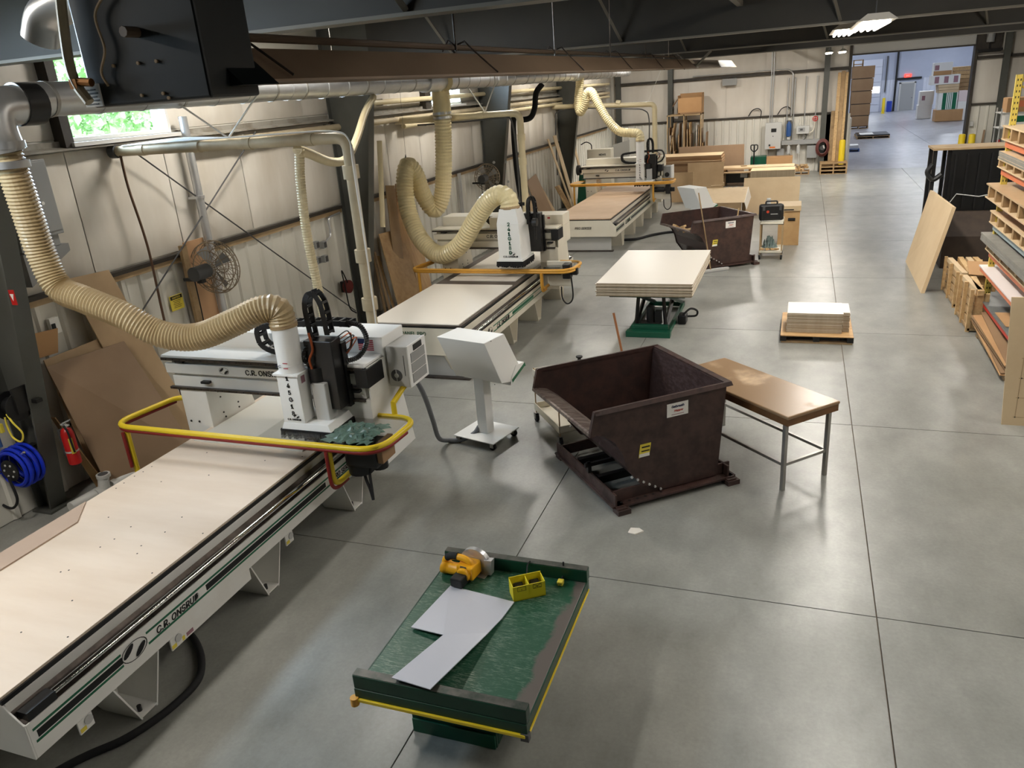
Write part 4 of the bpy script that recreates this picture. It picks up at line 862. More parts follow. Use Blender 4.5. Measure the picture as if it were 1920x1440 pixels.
# ---- tipping hoppers: local u along the length (lip at 0, back at 1.3), v across
def hopper(label, loc, rz, decal):
    t = thing('tipping_hopper', label, 'hopper', loc, rz, 'brown tipping hoppers')
    prof = [(-.14,1.08),(-.20,.86),(-.07,.82),(.05,.72),(.13,.58),(.18,.39),(.33,.19),(.60,.085),(1.22,.085),(1.31,1.08)]
    y0, y1 = .07, 1.46
    for y in (y0, y1):
        s = part('side_plate', M_hop, t, lambda m: m.prism(prof, 'y', y-.006, y+.006))
        sg = -1 if y == y0 else 1
        part('rim', M_hop if True else M_hop, s, lambda m: m.hexa([(-.16,y-.03 if sg<0 else y-.012,1.055),(1.37,y-.03 if sg<0 else y-.012,1.055),(1.37,y+.012 if sg<0 else y+.03,1.055),(-.16,y+.012 if sg<0 else y+.03,1.055),(-.15,y-.012,1.095),(1.36,y-.012,1.095),(1.36,y+.012,1.095),(-.15,y+.012,1.095)]))
        part('lip_rim', M_hop, s, lambda m: m.hexa([(-.225,y-.02,.845),(-.165,y-.02,.845),(-.165,y+.02,.845),(-.225,y+.02,.845),(-.165,y-.02,1.09),(-.11,y-.02,1.09),(-.11,y+.02,1.09),(-.165,y+.02,1.09)]))
        for q in range(6):
            a, z = .22+.065*q, .31-.042*q; part('rivet', M_lgray, s, lambda m: m.cyl((a,y+sg*.006,z),(a,y+sg*.02,z), .013, n=6))
    inn = [(-.20,.875),(-.06,.835),(.065,.735),(.145,.59),(.195,.40),(.34,.205),(.60,.10),(1.21,.10),(1.30,1.07)]
    vs = [(x,y,z) for x,z in inn for y in (y0+.006,y1-.006)]
    m = MB(); n = len(inn)
    for i in range(n-1):
        a, b = inn[i], inn[i+1]; dx, dz_ = b[0]-a[0], b[1]-a[1]; L = math.hypot(dx,dz_); nx, nz = -dz_/L*.008, dx/L*.008
        m.mat(1 if i < 2 else 0)
        m.hexa([(a[0],y0,a[1]),(b[0],y0,b[1]),(b[0],y1,b[1]),(a[0],y1,a[1]),(a[0]+nx,y0,a[1]+nz),(b[0]+nx,y0,b[1]+nz),(b[0]+nx,y1,b[1]+nz),(a[0]+nx,y1,a[1]+nz)])
    m.build('body_sheet', [M_hopin, M_hopwear], t)
    part('back_rim', M_hop, t, lambda m: m.box(1.30,1.37,y0,y1,1.055,1.09))
    part('lip_edge', M_hopwear, t, lambda m: m.box(-.225,-.19,y0-.0,y1,.845,.88))
    # base frame
    for v in (.03, 1.36): part('skid', M_hop, t, lambda m: m.box(0,1.38,v-.02+(-.03 if v<.5 else .03),v+.13 if v<.5 else v+.02,.05,.07).box(0,1.38,v+(.05 if v<.5 else -.07),v+(.07 if v<.5 else -.05),.07,.19))
    for u in (.0, 1.30): part('cross_member', M_hop, t, lambda m: m.box(u,u+.02,.0,1.40,.07,.19).box(u-.03 if u==0 else u, u+.10, .0,1.40,.05,.07))
    for v in (.50, .95): part('fork_pocket', M_blackm, t, lambda m: m.box(.05,1.3,v-.01,v+.01,.07,.17).box(.05,1.3,v-.05,v+.01,.165,.175))
    for u, v in ((.0,-.02),(1.27,-.02),(.0,1.36),(1.27,1.36)):
        part('foot', M_hop, t, lambda m: m.box(u-.01,u+.13,v-.06,v+.06,0,.05).box(u,u+.10,v-.04,v+.05,.05,.062))
    for q in range(6): part('rivet_hole', M_ink, t, lambda m: m.cyl((.09+.09*q,.045,.0695),(.09+.09*q,.045,.0715), .016, n=8))
    part('latch_bar', M_blackm, t, lambda m: m.box(-.02,.02,.55,.60,.19,.30).box(-.05,.4,.55,.58,.26,.30))
    # decals
    d = B('maker_plate', M_label, t, .62, .86, .058, .063, .86, 1.0)
    text('lettering', decal[0], .045, (.74, .0565, .965), RX, M_inkb, d, bold=.03, shear=.2); text('lettering', decal[1], .042, (.75, .0565, .92), RX, M_inkr, d, bold=.02, shear=.2)
    B('print_line', M_inkm, d, .67, .81, .0565, .058, .878, .884)
    w_ = part('warning_label', M_cau, t, lambda m: m.hexa([(.30,.058,.50),(.42,.058,.52),(.42,.063,.52),(.30,.063,.50),(.32,.058,.64),(.44,.058,.64),(.44,.063,.64),(.32,.063,.64)]))
    B('print_line', M_ink, w_, .335, .425, .0565, .058, .60, .615); B('print_line', M_ink, w_, .33, .42, .0565, .058, .56, .572); B('label_lower', M_label, w_, .305, .42, .0565, .058, .505, .54)
    return t
hz = math.atan2(.65, .76)
hopper('large brown steel tipping hopper standing empty beside the work table', (-1.52, 6.5, 0), hz, ('Galbreath', 'Hopper'))
hopper('brown steel tipping hopper with wood offcuts farther down the hall', (-1.90, 16.78, 0), math.radians(36), ('Galbreath', 'Hopper'))
rnd = random.Random(3)
for q in range(9):
    a = math.radians(36); u, v = .02+rnd.uniform(-.08,.16), .35+.1*q+rnd.uniform(-.05,.05)
    x, y = -1.90+u*math.cos(a)-v*math.sin(a), 16.78+u*math.sin(a)+v*math.cos(a)
    z = .87-.78*max(0,u+.2)+.13
    tag(MB().cbox((x,y,z), (.22,.09,.04), rnd.uniform(0,3), rnd.uniform(-.3,.3), .4).build('wood_offcut', M_wood), 'short pine offcut lying in the far hopper', 'offcut', 'pine offcuts in the far hopper')
tag(MB().cyl((-1.35,17.75,.12),(-1.22,17.86,1.18), .014, n=8).build('stick', M_wood), 'thin stick poking up out of the far hopper', 'stick')
# ---- work table
tdir = math.atan2(7.72-7.27, .44-.01)
wt = thing('work_table', 'wooden work table with worn brown top on square steel legs', 'table', (.01, 7.27, 0), tdir)
wl_, wd = .62, 1.58        # width along local x, length along local y
B('tabletop', mat('worn_masonite', (148,120,90), .45, col2=(196,168,132), scale=1.4, detail=8, lo=.55, hi=.66, rvar=.15), wt, -.03, wl_+.05, -.05, wd+.06, .80, .835, bevel=.012)
part('apron', mat('apron_wood', (120,84,50), .55, col2=(92,62,38), scale=6), wt, lambda m: m.box(-.02,wl_+.04,-.04,-.0,.73,.80).box(-.02,wl_+.04,wd+.01,wd+.05,.73,.80).box(-.02,.02,0,wd+.01,.73,.80).box(wl_,wl_+.04,0,wd+.01,.73,.80))
for x in (.02, wl_-.02):
    for y in (.02, wd-.02): B('leg', M_steel, wt, x-.019, x+.019, y-.019, y+.019, 0, .74)
for x in (.02, wl_-.02): B('stretcher', M_steel, wt, x-.014, x+.014, .02, wd-.02, .27, .30)
for y in (.02, wd-.02): B('stretcher', M_steel, wt, .02, wl_-.02, y-.014, y+.014, .27, .30)
# ---- operator consoles
def console(label, loc, rz, dirty=False):
    t = thing('control_console', label, 'console', loc, rz, 'machine control consoles')
    B('base_plate', M_whiteflat, t, -.27, .27, -.30, .30, .095, .107, bevel=.003)
    for x in (-.22, .22):
        for y in (-.25, .25): caster(t, x, y, .095, .042)
    B('post', M_whiteflat, t, -.07, .07, -.07, .07, .107, .86, bevel=.004)
    # head: body leaning back, screen facing +x (away to the right), closed back towards -x
    hd = part('console_head', M_whiteflat, t, lambda m: m.prism([(-.06,.80),(.20,.74),(.34,.86),(.06,1.37),(-.33,1.37)], 'y', -.34, .34), bevel=.006)
    tr_ = part('keyboard_tray', M_whiteflat, t, lambda m: m.prism([(.10,.72),(.42,.86),(.40,.92),(.24,.93),(.14,.82)], 'y', -.35, .35), bevel=.004)
    part('tray_stripe', M_green, tr_, lambda m: m.hexa([(.405,-.355,.865),(.425,-.355,.858),(.425,.355,.858),(.405,.355,.865),(.395,-.355,.905),(.413,-.355,.905),(.413,.355,.905),(.395,.355,.905)]))
    part('tray_stripe', M_green, tr_, lambda m: m.prism([(.14,.745),(.405,.862),(.392,.90),(.128,.785)], 'y', -.353, -.351))
    part('screen', M_black, t, lambda m: m.hexa([(.308,-.26,.93),(.316,-.26,.934),(.316,.26,.934),(.308,.26,.93),(.083,-.26,1.34),(.091,-.26,1.344),(.091,.26,1.344),(.083,.26,1.34)]))
    B('keyboard', M_lgray, t, .27, .37, -.22, .22, .925, .945)
    for y, z in ((-.345,1.36),(-.345,.84)): part('screw', M_dgray, t, lambda m: m.cyl((-.2,y,z),(-.2,y+.004,z), .006, n=6))
    return t
c1 = console('white control console on a wheeled pedestal beside the nearest router', (-3.42, 7.88, 0), math.radians(-18))
c1.rotation_euler.z = math.radians(75)
console('white control console in front of the stacked boards behind the far hopper', (-2.45, 20.3, 0), math.radians(45))
tag(MB().tube(catmull([(-3.75,6.75,1.33),(-3.72,6.95,.95),(-3.80,7.25,.5),(-3.88,7.5,.15),(-3.84,7.68,.035),(-3.68,7.73,.04),(-3.55,7.80,.10),(-3.50,7.86,.17)], 8), .028, 10).build('console_cable', mat('gray_conduit', (112,114,118), .5), smooth=True), 'thick grey cable from the nearest router to its console', 'cable')
tag(MB().tube(catmull([(-4.6,1.9,.025),(-4.31,2.55,.025),(-4.10,2.85,.025),(-4.00,3.2,.025),(-4.04,3.5,.025),(-4.35,3.8,.025),(-4.8,4.0,.03)], 8), .028, 10).build('power_cable', M_rubber, smooth=True), 'black power cable on the floor under the nearest router', 'cable')
tag(MB().tube(catmull([(-4.45,20.1,.03),(-4.31,20.27,.03),(-3.98,20.41,.03),(-3.63,21.0,.03),(-3.14,21.35,.03),(-2.6,20.9,.03)], 8), .035, 10).build('power_cable', M_rubber, smooth=True), 'dark cable across the floor from the farthest router', 'cable')
# ---- near lift table with saw, charger, sheet
lt = thing('lift_table', 'green scissor lift table in the foreground with scratched top and raised end rails', 'lift table', (-1.87, 3.92, 0), 0, 'green lift tables')
a0, a1, b0, b1 = -.56, .56, -.70, .70
def scratched():
    m = bpy.data.materials.new('scratched_green'); m.use_nodes = True; nt = m.node_tree; b = nt.nodes['Principled BSDF']; L_ = nt.links
    tc = nt.nodes.new('ShaderNodeTexCoord')
    def nz(st, s, a, bb, rot=0):
        mp = nt.nodes.new('ShaderNodeMapping'); mp.inputs['Scale'].default_value = st; mp.inputs['Rotation'].default_value = (0,0,rot); L_.new(tc.outputs['Object'], mp.inputs[0])
        n = nt.nodes.new('ShaderNodeTexNoise'); n.inputs['Scale'].default_value = s; n.inputs['Detail'].default_value = 5; n.inputs['Roughness'].default_value = .7; L_.new(mp.outputs[0], n.inputs['Vector'])
        r = nt.nodes.new('ShaderNodeMapRange'); r.inputs['From Min'].default_value = a; r.inputs['From Max'].default_value = bb; L_.new(n.outputs[0], r.inputs['Value']); return r
    s1 = nz((2,26,1), 6, .54, .66, .15); s2 = nz((3,20,1), 8, .55, .68, -.25); s3 = nz((1,1,1), 3.0, .36, .56)
    mxx = nt.nodes.new('ShaderNodeMath'); mxx.operation = 'MAXIMUM'; L_.new(s1.outputs[0], mxx.inputs[0]); L_.new(s2.outputs[0], mxx.inputs[1])
    ml = nt.nodes.new('ShaderNodeMath'); ml.operation = 'MULTIPLY'; L_.new(mxx.outputs[0], ml.inputs[0]); L_.new(s3.outputs[0], ml.inputs[1])
    sx = nt.nodes.new('ShaderNodeSeparateXYZ'); L_.new(tc.outputs['Object'], sx.inputs[0])
    ww = nz((1,1,1), 3.5, .2, .8)
    ad = nt.nodes.new('ShaderNodeMath'); ad.operation = 'MULTIPLY_ADD'; L_.new(ww.outputs[0], ad.inputs[0]); ad.inputs[1].default_value = .16; L_.new(sx.outputs[0], ad.inputs[2])
    wr_ = nt.nodes.new('ShaderNodeMapRange'); wr_.inputs['From Min'].default_value = .54; wr_.inputs['From Max'].default_value = .58; L_.new(ad.outputs[0], wr_.inputs['Value'])
    m1 = nt.nodes.new('ShaderNodeMix'); m1.data_type = 'RGBA'; m1.inputs[6].default_value = lin((24,74,52)); m1.inputs[7].default_value = lin((138,152,138)); L_.new(ml.outputs[0], m1.inputs[0])
    m2 = nt.nodes.new('ShaderNodeMix'); m2.data_type = 'RGBA'; m2.inputs[7].default_value = lin((92,84,78)); L_.new(m1.outputs[2], m2.inputs[6]); L_.new(wr_.outputs[0], m2.inputs[0])
    L_.new(m2.outputs[2], b.inputs['Base Color']); b.inputs['Roughness'].default_value = .42
    return m
B('deck', scratched(), lt, a0, a1, b0+.02, b1-.02, .50, .545, bevel=.004)
B('deck_skirt', M_liftg, lt, a0-.008, a0, b0, b1, .46, .545); B('deck_skirt', M_liftg, lt, a1, a1+.008, b0, b1, .46, .545)
for y, n_ in ((b0, 'near'), (b1, 'far')):
    o = part('end_rail', M_liftg, lt, lambda m: m.box(a0-.01, a1+.01, y-.035, y+.035, .545, .645).box(a0-.01, a1+.01, y-.04, y+.02, .46, .545), bevel=.006)
    B('worn_edge', mat('worn_rail', (96,92,86), .4, metal=.4, col2=(50,60,52), scale=9), o, a0-.008, a1+.008, y-.03, y+.03, .645, .648)
part('toe_guard', M_yellow, lt, lambda m: m.box(a0-.015, a1, b0-.055, b0-.035, .455, .478), bevel=.004)
part('toe_guard', M_yellow, lt, lambda m: m.box(a1+.008, a1+.016, b0, b1, .455, .470))
part('guard_corner', M_amber, lt, lambda m: m.cyl((a0-.01,b0-.05,.43),(a0-.01,b0-.05,.485), .028, n=12), smooth=True)
part('guard_corner', M_dgray, lt, lambda m: m.box(a1-.03,a1+.02,b0-.05,b0-.01,.43,.48))
part('base_frame', M_liftg, lt, lambda m: m.box(-.36,.24,-.46,-.43,0,.17).box(-.36,.24,-.43,-.36,.14,.17).box(-.36,-.33,-.43,.42,0,.15).box(.21,.24,-.43,.42,0,.15).box(-.36,.24,.39,.42,0,.15), bevel=.006)
part('base_lip', M_lift2, lt, lambda m: m.box(-.355,.235,-.475,-.46,.0,.11), bevel=.004)
part('anchor_ear', M_blackm, lt, lambda m: m.box(-.42,-.36,-.42,-.34,.14,.152).cyl((-.39,-.38,.152),(-.39,-.38,.156), .012, n=8))
for x in (-.26, .14):
    part('scissor_arm', M_liftg, lt, lambda m: m.tube([(x,-.40,.10),(x,.40,.46)], .03, 4)); part('scissor_arm', M_liftg, lt, lambda m: m.tube([(x+.05,-.40,.46),(x+.05,.40,.10)], .03, 4))
part('cylinder', M_steel, lt, lambda m: m.cyl((-.06,-.2,.1),(-.06,.3,.38), .03, n=10))
# white plastic offcut resting on deck and near rail
ox, oy = -1.87, 3.92
top = [(-.403,.384,.548),(.125,.316,.548),(.105,.12,.552),(.074,-.07,.568),(.029,-.374,.612),(-.02,-.752,.676),(-.292,-.723,.676),(-.203,-.179,.584),(-.468,-.137,.562)]
m = MB(); n = len(top); vs = [(ox+x,oy+y,z+.006) for x,y,z in top] + [(ox+x,oy+y,z) for x,y,z in top]
tri = [(0,1,2),(0,2,3,7),(0,7,8),(3,4,7),(4,5,6,7)]
m.add(vs, [tuple(t_) for t_ in tri] + [tuple(i+n for i in reversed(t_)) for t_ in tri] + [(i,(i+1)%n,n+(i+1)%n,n+i) for i in range(n)])
tag(m.build('plastic_offcut', M_sheet), 'glossy white L-shaped plastic offcut on the near green lift table', 'offcut')
# circular saw
sw = thing('circular_saw', 'yellow and black cordless circular saw lying on the green lift table', 'saw', (ox-.36, oy+.53, .545), math.radians(-8))
part('base_shoe', M_steel, sw, lambda m: m.box(-.10,.17,.02,.16,.002,.008))
part('motor_body', M_saw, sw, lambda m: m.box(-.02,.12,-.06,.08,.02,.13).cyl((.05,-.09,.07),(.05,.08,.07), .055, n=16), bevel=.012)
part('rear_body', M_saw, sw, lambda m: m.tube(catmull([(-.17,.0,.06),(-.10,.0,.05),(.0,.0,.06),(.07,.0,.08)], 5), [.06,.062,.06,.055,.05,.05,.048,.048,.048,.05,.05,.05,.05,.05,.05,.05], 12), smooth=True)
part('handle', M_saw, sw, lambda m: m.tube(catmull([(-.16,.0,.07),(-.13,.0,.135),(-.03,.0,.165),(.06,.0,.15),(.09,.0,.10)], 5), .026, 10), smooth=True)
part('handle_grip', M_rubber, sw, lambda m: m.tube(catmull([(-.13,.0,.138),(-.08,.0,.163),(-.03,.0,.17)], 5), .029, 10), smooth=True)
part('blade_guard', M_galv, sw, lambda m: m.lathe((.06,.10,.07), [(.125,-.02),(.13,-.018),(.13,.02),(.125,.022)], 22, 'y'), smooth=True)
part('blade_guard_lower', M_galv, sw, lambda m: m.hexa([(.14,.07,.01),(.20,.07,.01),(.20,.12,.01),(.14,.12,.01),(.15,.07,.13),(.215,.07,.14),(.215,.12,.14),(.15,.12,.13)]))
part('battery', M_black, sw, lambda m: m.box(-.01,.09,-.17,-.06,.015,.09), bevel=.01)
part('battery_label', M_dgray, sw, lambda m: m.box(.02,.07,-.062,-.055,.10,.131))
# battery holder box
ch = thing('charger_box', 'bright yellow open battery box standing on the green lift table', 'box', (ox+.185, oy+.44, .545), math.radians(34))
L_, D_, Hh = .235, .115, .12
part('box_shell', M_chgy, ch, lambda m: m.box(-.12,.12,-.06,-.055,0,Hh).box(-.12,.12,.055,.06,0,Hh+.01).box(-.12,-.115,-.06,.06,0,Hh).box(.115,.12,-.06,.06,0,Hh).box(-.12,.12,-.06,.06,0,.006).box(-.0025,.0025,-.06,.06,0,Hh))
for x in (-.06, .06): part('battery_socket', M_black, ch, lambda m: m.box(x-.035,x+.035,-.03,.045,.006,.085), bevel=.006)
for x in (-.055, .06): part('printed_panel', M_ink, ch, lambda m: m.box(x-.032,x+.032,-.0615,-.06,.078,.080).box(x-.032,x+.032,-.0615,-.06,.110,.112).box(x-.032,x-.030,-.0615,-.06,.078,.112).box(x+.030,x+.032,-.0615,-.06,.078,.112).box(x-.002,x+.002,-.0615,-.06,.084,.092))
part('printed_cross', M_ink, ch, lambda m: m.hexa([(.032,-.0615,.08),(.036,-.0615,.08),(.036,-.06,.08),(.032,-.06,.08),(.084,-.0615,.11),(.088,-.0615,.11),(.088,-.06,.11),(.084,-.06,.11)]).hexa([(.084,-.0615,.08),(.088,-.0615,.08),(.088,-.06,.08),(.084,-.06,.08),(.032,-.0615,.11),(.036,-.0615,.11),(.036,-.06,.11),(.032,-.06,.11)]))
part('cord', M_rubber, ch, lambda m: m.tube(catmull([(-.0,.06,.06),(.03,.12,.07),(.06,.20,.10),(.09,.23,.11)], 5), .006, 6))
pg = thing('cord_plug', 'yellow three-pin plug on a short black cord on the lift table', 'plug', (ox+.385, oy+.60, .545))
part('plug_body', M_cau, pg, lambda m: m.box(-.022,.022,-.02,.03,0,.035), bevel=.006)
part('prongs', M_chrome, pg, lambda m: m.box(-.012,-.008,-.04,-.02,.018,.028).box(.008,.012,-.04,-.02,.018,.028))
part('cord', M_rubber, pg, lambda m: m.tube(catmull([(0,.03,.018),(.0,.07,.03),(.0,.09,.08),(-.0,.10,.13)], 5), .007, 6))
tag(MB().prism([(-1.33,6.16),(-1.26,6.15),(-1.19,6.22),(-1.24,6.26),(-1.32,6.25)], 'z', 0, .012).build('paper_scrap', M_mela), 'small white scrap lying alone on the floor before the hopper', 'scrap')
# ---- far lift table carrying a block of sheets
l2 = thing('lift_table', 'green scissor lift table raised under the big stack of white sheets', 'lift table', (-2.25, 13.0, 0), 0, 'green lift tables')
B('deck', M_liftg, l2, -.62, .62, -.75, 1.55, .63, .675)
part('base_frame', M_lift2, l2, lambda m: m.box(-.32,.41,-.93,-.78,.0,.10).box(-.30,-.24,-.78,1.0,.02,.10).box(.33,.39,-.78,1.0,.02,.10).box(-.30,.39,.94,1.0,.02,.10), bevel=.006)
part('base_step', M_lift2, l2, lambda m: m.box(-.25,.36,-.80,-.70,.10,.17), bevel=.006)
for x in (-.20, .29):
    part('scissor_arm', M_blackm, l2, lambda m: m.tube([(x,-.60,.13),(x,.85,.62)], .035, 4)); part('scissor_arm', M_liftg, l2, lambda m: m.tube([(x+.06,-.60,.62),(x+.06,.85,.13)], .035, 4))
    part('upright_arm', M_blackm, l2, lambda m: m.tube([(x,-.62,.12),(x+(.04 if x<0 else -.04),-.58,.64)], .03, 4))
part('hydraulic_unit', M_blackm, l2, lambda m: m.cyl((.02,-.5,.12),(.02,-.5,.42), .07, n=14).box(-.14,.2,-.62,-.4,.10,.15).box(.1,.2,-.55,-.42,.15,.34), smooth=False)
part('motor', M_black, l2, lambda m: m.box(.42,.56,-.15,.10,.0,.16), bevel=.02); part('hose', M_rubber, l2, lambda m: m.tube(catmull([(.5,-.1,.16),(.62,-.05,.26),(.72,.05,.2),(.7,.1,.1),(.55,.1,.08)], 6), .018, 8), smooth=True)
def stack(name, label, cat, x0, x1, y0, y1, z0, n, th, top, edge, group=None, jit=.012, seed=1, rz=0.0, lay='sheet'):
    rnd = random.Random(seed); t = thing(name, label, cat, ((x0+x1)/2, (y0+y1)/2, z0), rz, group); w_, d_ = (x1-x0)/2, (y1-y0)/2
    me = {}
    for q in range(n):
        m = MB(); m.mat(1); m.hexa([(-w_,-d_,0),(w_,-d_,0),(w_,d_,0),(-w_,d_,0),(-w_,-d_,th-.0012),(w_,-d_,th-.0012),(w_,d_,th-.0012),(-w_,d_,th-.0012)])
        m.mat(0); m.hexa([(-w_,-d_,th-.0012),(w_,-d_,th-.0012),(w_,d_,th-.0012),(-w_,d_,th-.0012),(-w_,-d_,th-.0002),(w_,-d_,th-.0002),(w_,d_,th-.0002),(-w_,d_,th-.0002)])
        if 'm' not in me: o = m.build(lay, [top, edge], t); me['m'] = o.data
        else:
            o = bpy.data.objects.new(lay, me['m']); C.objects.link(o); o.parent = t
        o.location = (rnd.uniform(-jit,jit), rnd.uniform(-jit,jit), q*th)
    return t
stack('sheet_stack', 'thick stack of white melamine sheets on the raised green lift table', 'stack', -3.06, -1.50, 12.12, 14.75, .676, 12, .0185, M_mela, M_edge)
# ---- pallet with a block of cut panels
pl = thing('plywood_pallet', 'low plywood-topped pallet in the aisle under cut panels', 'pallet', (.38, 12.7, 0))
B('top_sheet', M_ply, pl, -.52, .52, -.65, .64, .112, .124)
for x in (-.48, 0, .48): B('runner', M_blackm, pl, x-.045, x+.045, -.62, .62, .022, .112)
for y in (-.58, 0, .58): B('bottom_board', M_crib, pl, -.51, .51, y-.05, y+.05, .0, .022)
stack('panel_stack', 'block of notched white panels on the low pallet in the aisle', 'stack', -.06, .74, 12.22, 12.86, .125, 17, .0182, M_mela, M_edge, jit=.004, seed=4)
stack('panel_stack', 'narrow column of panel ends beside the notched white panels', 'stack', .745, .84, 12.30, 12.84, .125, 17, .0182, M_mela, M_edge, jit=.004, seed=5)
# ---- carts and brooms
k1 = thing('service_cart', 'low metal cart half hidden behind the near hopper', 'cart', (-2.52, 8.35, 0), math.radians(38))
for z in (.16, .62): part('shelf', M_cream, k1, lambda m: m.box(-.28,.28,-.42,.42,z,z+.012).box(-.28,-.27,-.42,.42,z,z+.09).box(.27,.28,-.42,.42,z,z+.09).box(-.28,.28,-.42,-.41,z,z+.09).box(-.28,.28,.41,.42,z,z+.09))
for x in (-.27, .26):
    for y in (-.41, .40): B('upright', M_strip, k1, x, x+.012, y, y+.012, .10, .72); caster(k1, x+.006, y+.006, .12, .055)
tag(MB().cyl((-2.36,8.42,.75),(-2.36,8.42,.92), .022, n=10).cyl((-2.36,8.42,.92),(-2.36,8.42,.935), .04, n=10).build('spray_bottle', M_black), 'small black bottle top showing above the near hopper rim', 'bottle')
bt = thing('push_broom', 'wooden broom handle sticking up behind the near hopper', 'broom', (-1.86, 8.95, 0))
part('handle', mat('broom_wood', (150,96,56), .5), bt, lambda m: m.cyl((.06,-.05,.05),(-.24,.22,1.26), .015, n=8), smooth=True); B('brush_head', M_crib, bt, -.25, .35, -.1, -.02, 0, .07)
b2_ = thing('push_broom', 'wide push broom with pale handle leaning on the far hopper', 'broom', (-1.68, 16.72, 0), math.radians(36))
part('handle', M_crib, b2_, lambda m: m.cyl((0,0,.05),(-.12,.35,1.66), .014, n=8), smooth=True)
B('brush_head', M_lgray, b2_, -.38, .42, -.04, .04, .03, .07); B('bristles', M_gray, b2_, -.37, .41, -.035, .035, 0, .03)
k2 = thing('service_cart', 'yellowish tool cart beside the far hopper with a black case on top', 'cart', (-.53, 18.35, 0))
for z in (.14, .78): part('shelf', M_cream, k2, lambda m: m.box(-.24,.26,-.34,.34,z,z+.012).box(-.24,-.23,-.34,.34,z,z+.06).box(.25,.26,-.34,.34,z,z+.06).box(-.24,.26,-.34,-.33,z,z+.06).box(-.24,.26,.33,.34,z,z+.06))
for x in (-.235, .225):
    for y in (-.335, .31): B('upright', M_strip, k2, x, x+.03, y, y+.02, .10, .83); caster(k2, x+.015, y+.01, .11, .055)
tag(crumple((-.55, 18.3, .215), .15, .16, .28, 9).build('plastic_bag', mat('bag_gray', (140,158,154), .35, col2=(110,128,126), scale=14)), 'crumpled grey plastic bag on the lower shelf of the tool cart', 'bag')
for q in range(4):
    tag(MB().cbox((-.70+.10*q, 18.09, .222), (.07,.09,.035), .3*q).build('wood_offcut', M_wood), 'small wood block on the lower shelf of the tool cart, %s from the left' % ['first','second','third','last'][q], 'offcut', 'wood blocks on the tool cart')
cs = thing('tool_case', 'black moulded tool case standing on the tool cart', 'case', (-.55, 18.25, .84), math.radians(8))
part('case_shell', M_black, cs, lambda m: m.box(-.26,.26,-.10,.0,0,.36), bevel=.045); part('case_lid', M_black, cs, lambda m: m.box(-.255,.255,.0,.09,.005,.355), bevel=.045)
part('handle', M_black, cs, lambda m: m.tube(fillet([(-.12,-.02,.34),(-.12,-.02,.42),(.12,-.02,.42),(.12,-.02,.34)], .03, 4), .016, 8), smooth=True)
for x in (-.19, .16): B('latch', M_dgray, cs, x, x+.05, -.115, -.1, .23, .31)
part('badge', M_inkr, cs, lambda m: m.cyl((-.08,-.106,.20),(-.08,-.1,.20), .03, n=12)); B('badge', M_lgray, cs, -.02, .13, -.104, -.1, .14, .155)
for x in (-.2, .2): part('case_rib', M_blackm, cs, lambda m: m.box(x-.02,x+.02,-.112,-.095,.05,.32), bevel=.006)
tag(MB().cyl((-.62,18.52,.84),(-.62,18.52,1.28), .045, n=14).build('paper_roll', M_lgray, smooth=True), 'grey upright roll standing behind the black tool case', 'roll')
wb_ = thing('wooden_crate', 'plywood box with an oval hand hole beside the tool cart', 'crate', (-.10, 19.9, 0))
part('crate_body', M_ply, wb_, lambda m: m.box(-.32,.16,-.30,.40,0,.82), bevel=.004); part('crate_lid', M_mdf3, wb_, lambda m: m.box(-.34,.18,-.34,.44,.82,.94), bevel=.003)
part('hand_hole', M_ink, wb_, lambda m: m.tube([(-.10,-.301,.62),(.06,-.301,.62)], .035, 10)); part('lid_slot', M_ink, wb_, lambda m: m.box(-.2,.02,-.345,-.34,.84,.865))
# ---- boards and stacks at the back
def board(label, p, thick, m_, name='board', group=None, cat='board'):
    # p: four corners (bottom left, bottom right, top right, top left); thickness pushed back
    a, b, c, d = [Vector(q) for q in p]; n = (b-a).cross(d-a).normalized()*thick
    return tag(MB().hexa([a, b, b+n, a+n, d, c, c+n, d+n]).build(name, m_), label, cat, group)
stack('hardboard_stack', 'long stack of brown hardboard sheets left of the back pile', 'stack', -5.0, -2.72, 30.35, 31.6, .0, 13, .092, M_mdf3, M_card2, jit=.05, seed=8, lay='bundle')
board('wide brown hardboard sheet standing upright behind the long stack', [(-4.55,32.3,.0),(-2.05,32.3,.0),(-2.08,32.35,1.38),(-4.58,32.35,1.38)], -.03, M_mdf, group='loose sheets at the back')
board('square tan panel standing on edge in front of the long stack', [(-3.90,29.75,.0),(-2.61,29.75,.0),(-2.61,29.85,1.0),(-3.90,29.85,1.0)], -.04, M_mdf2, group='loose sheets at the back')
board('narrow tan panel with pale edge standing beside the farthest router', [(-4.10,27.0,.0),(-3.35,27.0,.0),(-3.35,27.08,.98),(-4.10,27.08,.98)], -.05, M_mdf2, group='loose sheets at the back')
stack('board_stack', 'tall stack of light boards at the right end of the back pile', 'stack', -1.66, -.16, 29.6, 30.6, .12, 22, .0245, M_mdf3, mat('edge_gray_tan', (178,162,138), .7, col2=(160,144,120), scale=20), jit=.006, seed=12)
sk = thing('long_bench', 'low bench of planks between the back stacks with stripes of boards below', 'bench', (-1.9, 30.9, 0))
B('bench_top', M_mdf3, sk, -.85, 1.7, -.10, .75, .60, .66); B('bench_top', M_mdf2, sk, -.85, .25, -.3, .0, .48, .52)
for x in (-.8, .1, 1.6): B('bench_leg', M_crib, sk, x, x+.08, -.05, .05, 0, .60); B('bench_leg', M_crib, sk, x, x+.08, .6, .7, 0, .60)
B('bench_box', M_blackm, sk, -.75, .15, .2, .55, .08, .44); B('machine_plate', M_lgray, sk, -.2, .05, .12, .2, .28, .42)
